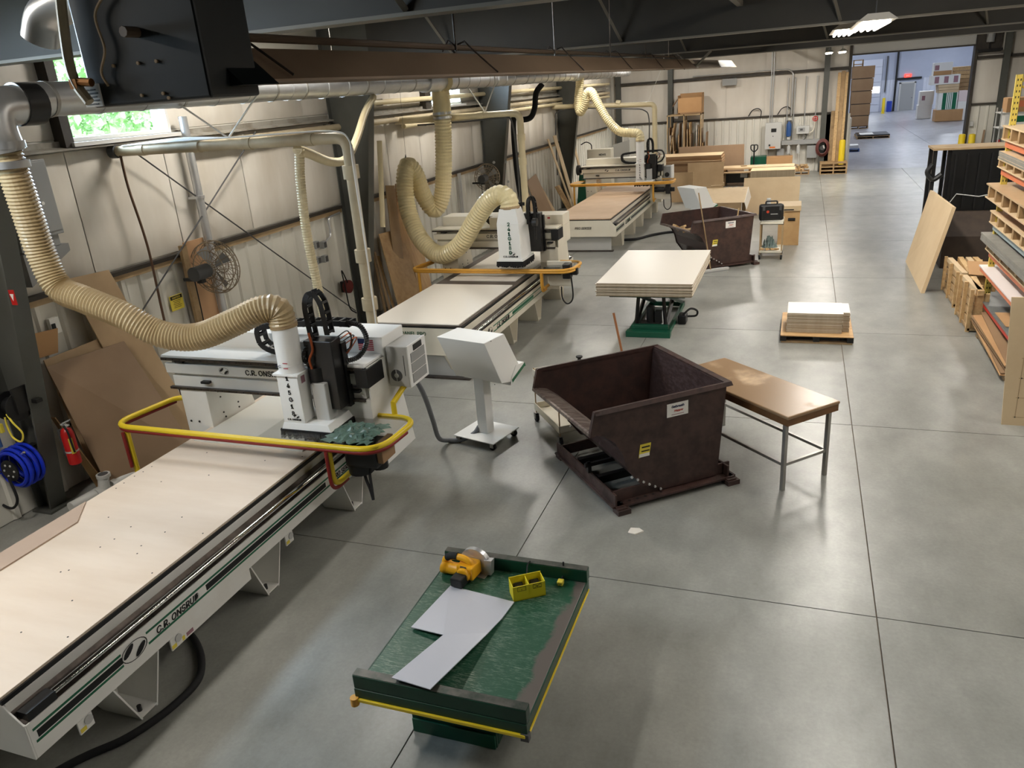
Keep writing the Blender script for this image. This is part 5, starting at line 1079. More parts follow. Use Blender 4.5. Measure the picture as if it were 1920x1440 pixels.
for q in range(6): tag(MB().cbox((-2.45+.17*q, 29.55, .05), (.07,.55,.09), .5).build('wood_strip', M_wood if q % 2 else M_crib), 'short wood strip on the floor before the back bench', 'strip', 'wood strips before the bench')
pb_ = thing('blanket_board', 'pale slanted sheet lying over blocks behind the far console', 'board', (-2.1, 23.8, 0))
part('sheet', M_mdf3, pb_, lambda m: m.hexa([(-.62,-.55,.50),(.66,-.55,.50),(.66,-.53,.49),(-.62,-.53,.49),(-.75,.35,.80),(.70,.35,.82),(.70,.37,.81),(-.75,.37,.79)])); part('front_panel', M_mdf2, pb_, lambda m: m.box(-.55,.58,-.52,-.49,0,.49)); part('support', M_crib, pb_, lambda m: m.box(-.7,-.6,.2,.34,0,.76).box(.55,.65,.2,.34,0,.77))
part('curled_edge', M_mela, pb_, lambda m: m.hexa([(.66,-.55,.50),(.72,-.55,.30),(.73,-.54,.30),(.67,-.53,.50),(.70,.35,.82),(.78,.35,.52),(.79,.36,.52),(.71,.37,.82)]))
board('wide tan sheet leaning upright behind the plywood crate', [(-1.55,24.2,.0),(.02,24.2,.0),(.03,24.75,1.0),(-1.56,24.75,1.0)], -.03, M_mdf3, group='loose sheets at the back')
tag(MB().cbox((-2.30,24.25,.86), (.36,.10,.03), .2).cbox((-2.12,24.28,.90), (.04,.12,.10), .2).build('hand_clamp', M_strip), 'tan wooden offcut piece on top of the pale slanted sheet', 'offcut')
tag(MB().cbox((-2.0,31.2,.68),(.20,.10,.03),.4).build('wood_offcut', M_crib), 'dark offcut on the back bench', 'offcut'); tag(MB().cbox((-1.4,31.2,.68),(.45,.08,.03),.05).build('wood_offcut', M_mela), 'pale strip lying on the back bench', 'offcut')
# rack of upright boards against the back wall, carton on top
rk = thing('board_rack', 'open frame rack of upright board offcuts against the back wall', 'rack', (-4.55, 34.0, 0))
for x in (-.68, -.02, .66): part('rack_post', M_strip, rk, lambda m: m.box(x-.02,x+.02,-.42,-.38,0,2.55).box(x-.02,x+.02,.38,.42,0,2.55))
part('rack_rail', M_strip, rk, lambda m: m.box(-.70,.70,-.42,-.38,2.50,2.55)); part('rack_rail', M_strip, rk, lambda m: m.box(-.70,.70,.38,.42,2.50,2.55)); B('rack_floor', M_crib, rk, -.70, .70, -.42, .42, 0, .06)
rnd = random.Random(21); ms = [M_mdf3, M_mdf, M_wood, M_card2, M_mela, M_mdf2]
for q in range(22):
    x = -5.42+.082*q+rnd.uniform(-.02,.02); h = rnd.uniform(1.75,2.35) if q % 5 else rnd.uniform(1.1,1.4); l_ = rnd.uniform(-.12,.10) if q > 2 else .30
    tag(MB().hexa([(x,33.62,.065),(x+.022,33.62,.065),(x+.022,34.35,.065),(x,34.35,.065),(x+l_,33.62,h),(x+l_+.022,33.62,h),(x+l_+.022,34.35,h),(x+l_,34.35,h)]).build('upright_board', ms[q % 6]), 'upright board in the open rack on the back wall, number %s from the left' % ['one','two','three','four','five','six','seven','eight','nine','ten','eleven','twelve','thirteen','fourteen','fifteen','sixteen','seventeen','eighteen','nineteen','twenty','twenty-one','twenty-two'][q], 'board', 'upright boards in the rack')
cb = thing('carton', 'large open cardboard carton on top of the board rack', 'carton', (-4.34, 34.0, 2.56))
part('carton_wall', M_card, cb, lambda m: m.box(-.48,.48,-.36,-.35,.05,.62).box(-.48,.48,.35,.36,0,.78).box(-.48,-.47,-.36,.36,0,.72).box(.47,.48,-.36,.36,0,.78).box(-.48,.48,-.36,.36,0,.01))
part('flap', M_card, cb, lambda m: m.hexa([(-.48,-.36,.62),(-.47,-.36,.62),(-.47,.36,.72),(-.48,.36,.72),(-.72,-.30,.30),(-.71,-.30,.30),(-.71,.36,.36),(-.72,.36,.36)])); part('front_fold', M_card2, cb, lambda m: m.box(-.38,.44,-.375,-.36,-.0,.06))
# electrical gear on the back wall
ep_ = thing('electrical_cabinet', 'grey electrical cabinet with a small dark screen on the back wall', 'cabinet', (-1.10, YB-.24, .97))
part('cabinet', M_lgray, ep_, lambda m: m.box(-.31,.31,-.12,.12,0,1.02), bevel=.008); B('screen', M_ink, ep_, -.08, .12, -.127, -.12, .66, .80); part('knob', M_black, ep_, lambda m: m.cyl((-.12,-.15,.16),(-.12,-.12,.16), .035, n=10)); B('warning_label', mat('label_orange', (216,120,60), .5), ep_, -.12, .10, -.125, -.12, .04, .10); part('lock', M_dgray, ep_, lambda m: m.cyl((.0,-.13,.5),(.0,-.12,.5), .02, n=8))
for x in (-.16, -.08): part('conduit', M_galv, ep_, lambda m: m.cyl((x,.05,1.02),(x,.05,3.9), .025, n=8))
tk = thing('blue_tank', 'upright blue air tank on the back wall beside the cabinet', 'tank', (-.51, YB-.18, 1.30))
part('tank', M_bluet, tk, lambda m: m.lathe((0,0,.1), [(.02,0),(.09,.03),(.10,.08),(.10,.55),(.085,.6),(.03,.63)], 16), smooth=True); part('tank_cap', M_dgray, tk, lambda m: m.box(-.10,.10,-.08,.1,.62,.74)); part('tank_foot', M_lgray, tk, lambda m: m.cyl((0,0,0),(0,0,.1), .06, n=12))
gb = thing('meter_box', 'light grey meter box with a small display on the back wall', 'box', (.02, YB-.16, 1.50))
part('casing', M_lgray, gb, lambda m: m.box(-.24,.24,-.10,.10,0,.30), bevel=.01); B('display', M_gray, gb, -.16, .08, -.108, -.10, .08, .24); B('display_window', M_dgray, gb, -.10, .0, -.112, -.108, .13, .20); part('cable', M_dgray, gb, lambda m: m.tube(catmull([(.12,0,0),(.14,0,-.1),(.10,.0,-.2),(-.02,.0,-.26)], 5), .014, 6))
tg = thing('cable_trough', 'grey horizontal cable trough with pipes below on the back wall', 'trough', (-.06, YB-.16, .55))
B('trough', M_gray, tg, -.70, .72, -.10, .12, .55, .72)
for x in (-.42, -.05): part('filter_bowl', M_lgray, tg, lambda m: m.cyl((x,-.05,.2),(x,-.05,.5), .07, n=12).cyl((x,-.05,.5),(x,-.05,.56), .04, n=10), smooth=True)
B('switch_box', M_gray, tg, .28, .66, -.08, .12, .0, .48); B('small_box', M_gray, tg, -.86, -.60, -.06, .12, .12, .40)
for x in (-.55, -.30, .12, .52): part('conduit', M_galv, tg, lambda m: m.cyl((x,.06,.72),(x,.06,3.1), .022, n=8))
vb = part('valve_wheel', M_redp, tg, lambda m: m.tube([(.52+.09*math.cos(a), -.02, 1.50+.09*math.sin(a)) for a in [2*PI*k/16 for k in range(16)]], .018, 6, True))
part('valve_spoke', M_redp, vb, lambda m: m.box(.43,.61,-.03,-.01,1.49,1.51).box(.51,.53,-.03,-.01,1.42,1.58)); part('pipe_elbow', M_cream, tg, lambda m: m.tube(fillet([(.52,-.0,1.40),(.50,0,1.05),(.30,0,.95)], .12, 5), .02, 8), smooth=True)
tag(MB().tube(fillet([(-4.35,YB-.12,3.95),(-.62,YB-.12,3.95),(-.45,YB-.12,3.80),(-.45,YB-.12,2.2)], .2, 5), .03, 8).build('wall_conduit', M_galv, smooth=True), 'galvanised conduit run high along the back wall above the cabinet', 'conduit')
B0 = MB().box(-3.15, -2.6, YB-.25, YB-.06, 3.52, 3.78).build('junction_box', M_gray); tag(B0, 'grey junction box high on the back wall', 'box')
for q, x in enumerate((-1.75, -.62)): tag(MB().tube(catmull([(x-.35,YB-.08,2.28),(x-.2,YB-.10,2.5),(x,YB-.10,2.56),(x+.14,YB-.09,2.45),(x+.12,YB-.08,2.2)], 6), .02, 6).build('wall_cable', M_rubber, smooth=True), 'black cable loop above the back wall girt, ' + ('left one' if q == 0 else 'right one'), 'cable')
hr = thing('hose_reel', 'brown hose coiled around a reel on the back wall column', 'reel', (.80, YB-.36, .62))
for q in range(4): part('hose_coil', mat('maroon_hose', (104,58,54), .5), hr, lambda m: m.tube([((.17+.025*q)*math.cos(a), -.05+.03*q, .32+(.24+.03*q)*math.sin(a)) for a in [2*PI*k/20 for k in range(20)]], .022, 6, True), smooth=True)
part('reel_hub', M_dgray, hr, lambda m: m.cyl((0,-.1,.32),(0,.1,.32), .10, n=14)); part('nozzle', M_lgray, hr, lambda m: m.cyl((.02,-.12,.42),(.06,-.12,.30), .03, n=8)); part('reel_arm', M_dgray, hr, lambda m: m.box(-.03,.03,.08,.12,.0,.4))
# pallets, bollards, lumber, pallet jack near the doorway
def pallet(parent_t, z, w_=1.0, d_=.95, m_=None):
    m_ = m_ or M_wood2
    for q in range(5): B('deck_board', m_, parent_t, -w_/2, w_/2, -d_/2+q*(d_-.12)/4, -d_/2+q*(d_-.12)/4+.12, z+.115, z+.135)
    for x in (-w_/2+.03, 0, w_/2-.03): B('stringer', m_, parent_t, x-.025, x+.025, -d_/2, d_/2, z+.02, z+.115)
    for q in range(3): B('bottom_board', m_, parent_t, -w_/2, w_/2, -d_/2+q*(d_-.12)/2, -d_/2+q*(d_-.12)/2+.12, z, z+.02)
for q in range(3):
    t = thing('pallet', ['bottom', 'middle', 'top'][q] + ' pallet of the small stack before the yellow bollard', 'pallet', (1.23, 33.95, q*.137), 0, 'stacked pallets by the doorway'); pallet(t, 0)
t = thing('pallet', 'pallet under the heap of firewood blocks at the back wall', 'pallet', (.05, 33.9, 0)); pallet(t, 0, .62, .5)
rnd = random.Random(8)
for q in range(16):
    a, b_, z = rnd.uniform(-.22,.22), rnd.uniform(-.16,.16), .18+.08*(q//6)
    tag(MB().cbox((.05+a, 33.9+b_, z), (.12,.10,.07), rnd.uniform(0,3), rnd.uniform(-.3,.3)).build('wood_block', M_wood if q % 2 else M_mdf3), 'rough wood block in the heap on the small back pallet', 'block', 'wood blocks on the small pallet')
def bollard(x, y, label):
    t = thing('bollard', label, 'bollard', (x, y, 0), 0, 'yellow bollards')
    part('post', M_yellow, t, lambda m: m.lathe((0,0,0), [(.115,0),(.115,1.16),(.10,1.2),(.05,1.22)], 18), smooth=True); part('base_flange', M_yellow, t, lambda m: m.cyl((0,0,0),(0,0,.02), .16, n=16))
bollard(1.52, 34.25, 'yellow bollard left of the doorway behind the pallets'); bollard(5.68, 34.3, 'yellow bollard at the right jamb, left one of two'); bollard(5.98, 34.1, 'yellow bollard at the right jamb, right one of two'); bollard(6.16, 73.5, 'small yellow bollard beside the far overhead door')
for q, (x, w_, h, m_) in enumerate(((1.02,.16,2.3,M_crib),(1.17,.12,3.7,M_wood),(1.30,.14,3.75,M_wood2),(1.45,.10,3.7,M_wood))):
    tag(MB().hexa([(x,34.30,0),(x+w_,34.30,0),(x+w_,34.36,0),(x,34.36,0),(x+.02,34.52,h),(x+w_+.02,34.52,h),(x+w_+.02,34.58,h),(x+.02,34.58,h)]).build('plank', m_), 'tall plank leaning on the wall left of the doorway, ' + ['leftmost, short', 'second from left', 'third from left', 'rightmost'][q], 'plank', 'planks by the doorway')
pj = thing('pallet_jack', 'black pallet jack handle standing behind the back bench', 'pallet jack', (-1.75, 33.2, 0))
part('handle_loop', M_black, pj, lambda m: m.tube(fillet([(0,0,.98),(-.13,0,1.10),(-.13,0,1.26),(.13,0,1.26),(.13,0,1.10)], .05, 5, True), .022, 8, True), smooth=True); part('handle_bar', M_black, pj, lambda m: m.cyl((0,0,.2),(0,0,1.26), .028, n=10)); part('fork', M_redp, pj, lambda m: m.box(-.27,-.11,.1,1.2,.05,.11).box(.11,.27,.1,1.2,.05,.11)); part('pump_body', M_blackm, pj, lambda m: m.box(-.12,.12,-.08,.1,.02,.35)); part('wheel', M_rubber, pj, lambda m: m.cyl((-.06,-.05,.09),(.06,-.05,.09), .09, n=14))
tag(MB().box(-1.9,-1.3,33.5,34.0,.0,.78).build('steel_bin', M_lift2, bevel=.02), 'low green bin behind the pallet jack handle', 'bin')
tag(MB().box(-1.28,-.3,33.5,34.0,.0,.74).build('carton', M_card, bevel=.01), 'brown carton on the floor under the electrical cabinet', 'carton'); tag(MB().box(-3.75,-3.35,33.45,33.85,1.0,1.22).box(-3.9,-3.2,33.4,33.95,0,1.0).build('carton', M_card, bevel=.008), 'brown carton in front of the back wall liner beside the board rack', 'carton')
# ================================================================ things on and along the left wall
yc = 5.3
rl = thing('cord_reel', 'black cord reel with yellow cord on the nearest column', 'reel', (-7.46, 5.12, 1.28))
part('drum', M_black, rl, lambda m: m.lathe((0,0,.02), [(.05,-.11),(.15,-.10),(.15,-.085),(.09,-.08),(.09,.05),(.15,.06),(.15,.075),(.05,.08)], 20, 'x'), smooth=True)
part('bracket', M_blackm, rl, lambda m: m.box(.07,.10,-.05,.17,-.05,.22).box(-.05,.20,.10,.17,.02,.06))
part('yellow_cord', M_cau, rl, lambda m: m.tube(catmull([(.02,-.12,-.02),(.10,-.14,-.10),(.16,-.12,-.22),(.10,-.12,-.32),(.0,-.12,-.28),(-.03,-.12,-.16),(-.02,-.12,-.06)], 6), .010, 6), smooth=True)
part('plug', M_cau, rl, lambda m: m.box(-.16,-.11,-.14,-.10,-.24,-.14), bevel=.008); part('bolt', M_lgray, rl, lambda m: m.cyl((-.13,0,.02),(-.12,0,.02), .03, n=8))
bh = thing('air_hose_reel', 'blue air hose reel hanging low on the nearest column', 'reel', (-7.56, 5.06, .28))
part('hose_coil', M_blue, bh, lambda m: [m.tube([(math.cos(a)*(.185+.028*(q % 2)), -.10+.035*q, .36+math.sin(a)*(.185+.028*(q % 2))) for a in [2*PI*k/24 for k in range(24)]], .02, 8, True) for q in range(6)], smooth=True)
part('reel_plate', M_black, bh, lambda m: m.cyl((0,-.14,.36),(0,-.125,.36), .12, n=16)); part('back_plate', M_black, bh, lambda m: m.cyl((0,.10,.36),(0,.12,.36), .2, n=18)); part('mount', M_blackm, bh, lambda m: m.box(-.05,.05,.12,.22,.2,.52))
part('bolts', M_lgray, bh, lambda m: [m.cyl((math.cos(a)*.07,-.147,.36+math.sin(a)*.07),(math.cos(a)*.07,-.14,.36+math.sin(a)*.07), .012, n=6) for a in (0,1.05,2.1,3.14,4.2,5.2)])
part('loose_hose', M_rubber, bh, lambda m: m.tube(catmull([(-.02,-.16,.30),(.02,-.17,.05),(-.12,-.17,-.08),(-.32,-.16,.0),(-.40,-.14,.25),(-.2,-.16,.45)], 8), .014, 8), smooth=True); part('fitting', M_chrome, bh, lambda m: m.cyl((-.22,-.17,.44),(-.10,-.17,.34), .018, n=8).cyl((.17,-.08,.55),(.25,-.1,.58), .016, n=8))
tag(MB().cyl((WX+.14,4.95,.9),(WX+.14,4.95,4.0), .02, n=8).build('wall_conduit', M_bluet), 'blue air line running up the left wall behind the nearest column', 'pipe')
def extinguisher(loc, label):
    t = thing('fire_extinguisher', label, 'extinguisher', loc, 0, 'red fire extinguishers')
    part('cylinder', M_redp, t, lambda m: m.lathe((0,0,0), [(.05,0),(.065,.012),(.066,.36),(.05,.41),(.025,.43)], 20), smooth=True); part('valve', M_chrome, t, lambda m: m.cyl((0,0,.43),(0,0,.48), .02, n=10))
    part('handle', M_lgray, t, lambda m: m.hexa([(-.02,-.01,.47),(.10,-.01,.52),(.10,.01,.52),(-.02,.01,.47),(-.02,-.01,.485),(.10,-.01,.535),(.10,.01,.535),(-.02,.01,.485)]).box(-.05,.06,-.012,.012,.455,.467)); part('hose', M_rubber, t, lambda m: m.tube(catmull([(.02,-.03,.46),(.075,-.045,.40),(.078,-.04,.25),(.072,-.03,.16)], 6), .011, 8), smooth=True)
    part('label', M_cau, t, lambda m: m.prism([(.05,-.048),(.0675,-.012),(.069,-.012),(.051,-.050)], 'z', .14, .32)); part('strap', M_lgray, t, lambda m: m.cyl((0,0,.15),(0,0,.168), .068, n=20)); part('bracket', M_dgray, t, lambda m: m.box(-.10,-.06,-.03,.03,.1,.4))
extinguisher((-7.26, 5.44, .50), 'red fire extinguisher hung on the nearest column')
extinguisher((6.90, 34.375, .52), 'small red fire extinguisher on the column right of the doorway')
sg = thing('wall_sign', 'red and white arrow sign on the nearest column', 'sign', (-7.10, 5.19, 2.45))
B('plate', M_redp, sg, -.03, .04, -.004, .004, -.09, .06); part('arrow', M_inkwh, sg, lambda m: m.prism([(-.02,.02),(.03,.02),(.005,-.05)], 'y', -.006, -.004))
# leaning boards by the nearest column
board('large brown hardboard sheet leaning on the left wall by the nearest column', [(-7.22,5.72,.0),(-6.98,6.85,.0),(-7.42,6.60,1.52),(-7.46,5.58,1.56)], .012, M_mdf, group='sheets leaning on the left wall')
board('tan sheet mostly hidden behind the large brown hardboard', [(-7.34,5.70,.0),(-7.24,6.95,.0),(-7.56,6.85,1.62),(-7.58,5.66,1.60)], .015, M_mdf2, group='sheets leaning on the left wall')
board('tall narrow tan panel leaning on the left wall above the brown hardboard', [(-7.30,6.60,.0),(-7.20,7.25,.0),(-7.64,6.84,2.32),(-7.64,6.25,2.35)], .018, M_mdf2, group='sheets leaning on the left wall')
board('narrow offcut strip leaning behind the fire extinguisher', [(-7.38,5.72,.0),(-7.22,5.74,.0),(-7.46,5.52,1.0),(-7.52,5.52,1.0)], .015, M_ply, group='sheets leaning on the left wall')
board('torn brown paper piece tucked above the hardboard', [(-7.66,5.58,1.62),(-7.66,5.92,1.60),(-7.66,6.0,1.86),(-7.66,5.55,1.90)], .006, M_card, group='sheets leaning on the left wall')
pt = thing('pvc_tee', 'grey plastic drain pipe tee lying on the floor by the nearest router', 'pipe fitting', (-7.2, 5.65, 0))
part('pipe_run', M_pvcw, pt, lambda m: m.cyl((-.06,-.42,.065),(.0,.42,.065), .062, n=16), smooth=True); part('branch', M_pvcw, pt, lambda m: m.tube([(0,-.02,.065),(0,.0,.16),(0,.02,.24)], [.065,.06,.062], 16).cyl((0,.02,.22),(0,.02,.26), .075, n=16), smooth=True)
part('branch_bore', M_dgray, pt, lambda m: m.cyl((0,.02,.2602),(0,.02,.2612), .055, n=16)); part('collar', M_pvcw, pt, lambda m: m.cyl((-.022,-.12,.065),(-.012,-.04,.065), .072, n=16).cyl((.004,.08,.065),(.01,.14,.065), .072, n=16), smooth=True)
# electrical cabinets high on the wall
for q, (y, lb) in enumerate(((5.78, 'grey electrical cabinet high on the left wall behind the tan hose'), (12.62, 'grey electrical cabinet on the left wall just beyond the second column'))):
    t = thing('electrical_cabinet', lb, 'cabinet', (WX+.12, y+.26, 2.5), 0, 'cabinets on the left wall')
    part('cabinet', M_gray, t, lambda m: m.box(-.10,.10,-.27,.27,.36,1.14), bevel=.006); part('cabinet_door', M_gray, t, lambda m: m.box(.10,.112,-.25,.25,.40,1.12), bevel=.003)
    part('trunking', M_gray, t, lambda m: m.box(-.10,.06,-.25,.22,.24,.36)); part('bracket', M_gray, t, lambda m: m.prism([(-.27,.22),(.30,.24),(.30,.16),(-.27,-.12)], 'x', -.08, .08)); part('lock', M_label, t, lambda m: m.cyl((.112,.1,.7),(.118,.1,.7), .02, n=8))
# caution sign, outlets
cs_ = thing('caution_sign', 'yellow CAUTION sign on the white liner of the left wall', 'sign', (WX+.012, 7.88, 1.64))
B('plate', M_cau, cs_, -.004, .004, -.115, .115, -.10, .10); B('header', M_ink, cs_, .004, .006, -.105, .105, .045, .092)
text('lettering', 'CAUTION', .045, (.0075, 0, .068), RXP, M_cau, cs_, bold=.02)
for q in range(5): B('print_line', M_ink, cs_, .004, .0055, -.07+.01*(q % 2), .075-.012*(q % 3), .022-.022*q, .028-.022*q)
for q, (y, z) in enumerate(((11.2,1.74),(11.42,1.70),(11.18,1.48),(11.40,1.46))):
    t = thing('outlet_box', 'small grey outlet box on the left wall, ' + ['upper left', 'upper right', 'lower left', 'lower right'][q] + ' of four', 'outlet', (WX+.05, y, z), 0, 'outlet boxes'); part('box', M_gray, t, lambda m: m.box(-.04,.04,-.055,.055,-.06,.06), bevel=.006); B('cover', M_dgray, t, .04, .046, -.035, .035, -.045, .045)
tag(MB().tube(fillet([(WX+.04,11.47,1.72),(WX+.04,11.72,1.80),(WX+.04,11.70,2.12),(WX+.04,12.1,2.14)], .1, 5), .018, 8).build('wall_conduit', M_galv, smooth=True), 'thin curved conduit above the four outlet boxes', 'conduit')
sw_ = thing('wall_switch', 'white switch plate on the liner behind the nearest column', 'switch', (WX+.03, 6.02, 1.88)); part('plate', M_label, sw_, lambda m: m.box(-.03,.02,-.06,.06,-.09,.09), bevel=.004); B('toggle', M_ink, sw_, .02, .035, -.05, -.01, -.04, .03)
def cage_fan(loc, label, r=.36):
    t = thing('cage_fan', label, 'fan', loc, 0, 'dusty cage fans on the left wall')
    part('motor', M_dgray, t, lambda m: m.cyl((.02,-.42,0),(.02,-.16,0), .095, n=16), smooth=True); mw = mat('dusty_wire', (150,134,112), .7)
    for q, (y, k) in enumerate(((-.12,.35),(-.10,.7),(-.04,.95),(.03,1.0),(.10,.95),(.15,.65),(.17,.3))): part('cage_ring', mw, t, lambda m: m.tube([(math.cos(a)*r*k, y, math.sin(a)*r*k) for a in [2*PI*j/28 for j in range(28)]], .007, 5, True))
    sp = MB()
    for j in range(26):
        a = 2*PI*j/26; sp.tube([(math.cos(a)*r*k, y, math.sin(a)*r*k) for y, k in ((-.13,.2),(-.10,.7),(-.04,.96),(.03,1.0),(.10,.96),(.15,.65),(.175,.12))], .004, 4)
    sp.build('cage_wires', mw, t)['kind'] = 'stuff'
    for j in range(4): a = PI/2*j+.3; part('blade', M_gray, t, lambda m: m.hexa([(math.cos(a)*.05,.0,math.sin(a)*.05),(math.cos(a)*.3,.04,math.sin(a)*.3),(math.cos(a+.5)*.3,-.03,math.sin(a+.5)*.3),(math.cos(a+.5)*.05,-.02,math.sin(a+.5)*.05),(math.cos(a)*.05,.006,math.sin(a)*.05),(math.cos(a)*.3,.046,math.sin(a)*.3),(math.cos(a+.5)*.3,-.024,math.sin(a+.5)*.3),(math.cos(a+.5)*.05,-.014,math.sin(a+.5)*.05)]))
    part('bracket', M_blackm, t, lambda m: m.box(-.3+.02,.0,-.30,-.26,-.12,-.08).box(-.04,.04,-.32,-.24,-.14,.0)); part('cord', M_rubber, t, lambda m: m.tube(catmull([(.0,-.4,-.08),(.02,-.42,-.5),(-.02,-.40,-1.0),(-.1,-.38,-1.7)], 6), .008, 5))
    return t
cage_fan((-7.36, 8.28, 2.02), 'dusty cage fan on a wooden post near the caution sign'); cage_fan((-7.36, 18.45, 1.98), 'dusty cage fan just before the third column', .33)
fp = thing('fan_board', 'plywood board and post behind the nearest cage fan', 'board', (-7.66, 8.28, 0)); B('post', M_crib, fp, .0, .05, -.24, -.14, .1, 2.36); B('back_board', mat('board_tan_pink', (186,146,108), .6), fp, -.03, -.005, -.12, .26, .2, 2.38)
# boards between second and third column
rnd = random.Random(4)
for q, (yb, yt, w_, h, m_, lb) in enumerate(((12.80,13.55,.30,2.38,M_mdf2,'tallest narrow sheet, left'),(13.15,13.95,.34,2.36,M_ply,'tall sheet, right of the tallest'),(12.55,12.95,.85,1.55,mat('board_osb', (204,170,124), .6, col2=(184,148,104), scale=8),'wide speckled panel in front'),(13.45,13.75,.22,1.9,M_mdf,'dark strip behind the wide panel'),(13.75,14.15,.5,1.35,M_ply,'short plywood sheet at the right end'))):
    xb = -6.98 if q == 2 else -7.16-.04*(q % 2)
    board('board leaning beside the second column, ' + lb, [(xb,yb,0),(xb+.06,yb+w_,0),(-7.50+.05*(q == 2),yt+w_,h),(-7.53+.05*(q == 2),yt,h+.04)], .018, m_, group='boards beside the second column')
for q in range(3): board('thin strip leaning between second column and middle router, ' + ['first', 'second', 'third'][q], [(-7.30+.05*q,12.50+.10*q,0),(-7.29+.05*q,12.56+.10*q,0),(-7.60,12.86+.10*q,1.35-.1*q),(-7.60,12.80+.10*q,1.36-.1*q)], .02, [M_crib, M_mdf2, M_wood][q], group='boards beside the second column')
rr = thing('red_reel', 'small red cord reel low on the left wall before the second column', 'reel', (WX+.14, 11.85, .85)); part('drum', mat('dark_red', (96,30,26), .6), rr, lambda m: m.lathe((0,0,0), [(.04,-.05),(.12,-.04),(.12,.04),(.04,.05)], 16, 'x'), smooth=True); part('cord', M_rubber, rr, lambda m: m.tube(catmull([(.07,-.1,.1),(.08,-.25,.35),(.07,-.2,.05),(.07,-.15,-.35),(.08,.02,-.5)], 6), .012, 6)); part('bracket', M_black, rr, lambda m: m.box(-.12,-.05,-.05,.05,-.1,.1))
dc = thing('wall_conduit', 'pair of grey conduits below the second cage fan', 'conduit', (WX+.06, 17.45, 0))
for q in range(2): part('pipe_run', M_galv, dc, lambda m: m.cyl((0,.09*q,0),(0,.09*q,2.2), .03, n=8), smooth=True)
for q, (y0_, w_, h, m_) in enumerate(((21.3,.5,1.30,M_mdf2),(21.9,.95,1.56,M_mdf),(22.9,.35,1.18,M_mdf2))):
    board('brown sheet leaning on the left wall beyond the third column, ' + ['left', 'middle and tallest', 'right'][q], [(-7.15,y0_+.5,0),(-7.08,y0_+.5+w_,0),(-7.52,y0_+w_,h),(-7.52,y0_,h-.12)], .015, m_, group='sheets beyond the third column')
for q, (yb, yt, w_, h, m_) in enumerate(((25.3,24.3,.18,2.45,M_mdf3),(25.55,24.95,.35,2.5,M_mdf3),(24.9,24.9,.5,.9,M_wood),(27.3,27.1,.25,2.3,M_mdf3))):
    board('long pale plank leaning by the fourth column, ' + ['thin slanted one', 'broad upright one', 'short bent one', 'beyond the column'][q], [(-7.1,yb,0),(-7.1,yb+w_,0),(-7.56,yt+w_,h),(-7.56,yt,h)], .02, m_, group='planks by the fourth column')
gr = thing('bench_grinder', 'dark bench grinder on a stand by the fourth column', 'grinder', (-6.75, 25.4, 0)); part('stand', M_lift2, gr, lambda m: m.hexa([(-.2,-.15,0),(.2,-.15,0),(.2,.15,0),(-.2,.15,0),(-.08,-.08,1.2),(.08,-.08,1.2),(.08,.08,1.2),(-.08,.08,1.2)])); part('wheel_cover', M_dgray, gr, lambda m: m.cyl((-.16,0,1.35),(-.06,0,1.35), .16, n=18).cyl((.06,0,1.35),(.16,0,1.35), .16, n=18)); part('motor', M_blackm, gr, lambda m: m.cyl((-.06,0,1.35),(.06,0,1.35), .09, n=14))
dv = thing('drive_cabinet', 'beige cabinet with dark lettering behind the farthest router', 'cabinet', (-6.55, 27.2, 0)); part('cabinet', M_cream, dv, lambda m: m.box(-.42,.42,-.2,.25,0,1.86), bevel=.01); text('lettering', 'NEWS', .12, (.12,-.203,1.68), RX, M_ink, dv, bold=.04); part('whip', M_rubber, dv, lambda m: m.tube(catmull([(-.3,0,1.86),(-.32,0,2.02),(-.5,.05,2.1),(-.7,.1,2.02)], 6), .018, 6))
board('pale panel standing behind the beige cabinet', [(-6.3,28.0,0),(-5.7,28.0,0),(-5.7,28.1,2.05),(-6.3,28.1,1.9)], -.03, M_lgray)
# ================================================================ right side
rk = thing('pallet_rack', 'yellow and orange storage rack at the right edge', 'rack', (3.35, 12.0, 0))
for x, y in ((2.84,13.4),(4.0,13.4),(2.84,10.72),(4.0,10.72)):
    po = part('rack_upright', M_ryel, rk, lambda m: m.box(x-.04,x+.04,y-.03,y-.026,0,3.65).box(x-.04,x-.036,y-.03,y+.03,0,3.65).box(x+.036,x+.04,y-.03,y+.03,0,3.65), world=True)
    if y > 13:
        hl = MB()
        for q in range(46):
            for dx in (-.018, .018): hl.box(x+dx-.006,x+dx+.006,y-.0312,y-.030,.1+.077*q,.13+.077*q)
        hl.build('slot_holes', M_ink, po, world=True)['kind'] = 'stuff'
for y in (10.72, 13.4): part('brace', M_ryel, rk, lambda m: m.box(2.84,4.0,y-.02,y+.02,3.55,3.61).tube([(2.86,y,2.0),(3.98,y,3.0)], .015, 4).tube([(2.86,y,3.5),(3.98,y,3.0)], .015, 4).tube([(2.86,y,2.0),(3.98,y,1.0)], .015, 4), world=True)
for z, m_ in ((2.67,M_orange),(2.28,M_orange),(1.83,M_orange),(1.47,M_rackb),(1.06,M_orange)):
    for x in (2.82, 3.98): part('rack_beam', m_, rk, lambda m: m.box(x-.03,x+.025,10.65,13.43,z,z+.06).box(x-.03,x+.008,10.65,13.43,z+.06,z+.10), world=True)
def sheet_pallet(z0, z1, label, top_m, y1=13.5, x0=2.74):
    t = thing('sheet_pallet', label, 'pallet', (3.4, 12.05, z0), 0, 'board pallets in the rack'); h = z1-z0
    B('top_board', top_m, t, x0-3.4, .66, 10.6-12.05, y1-12.05, h-.022, h); B('bottom_board', M_mdf3, t, x0-3.4, .66, 10.6-12.05, y1-12.07, 0, .018)
    for q in range(7): B('spacer', M_wood2, t, x0-3.4+.01, .64, -1.42+.46*q, -1.33+.46*q, .018, h-.022)
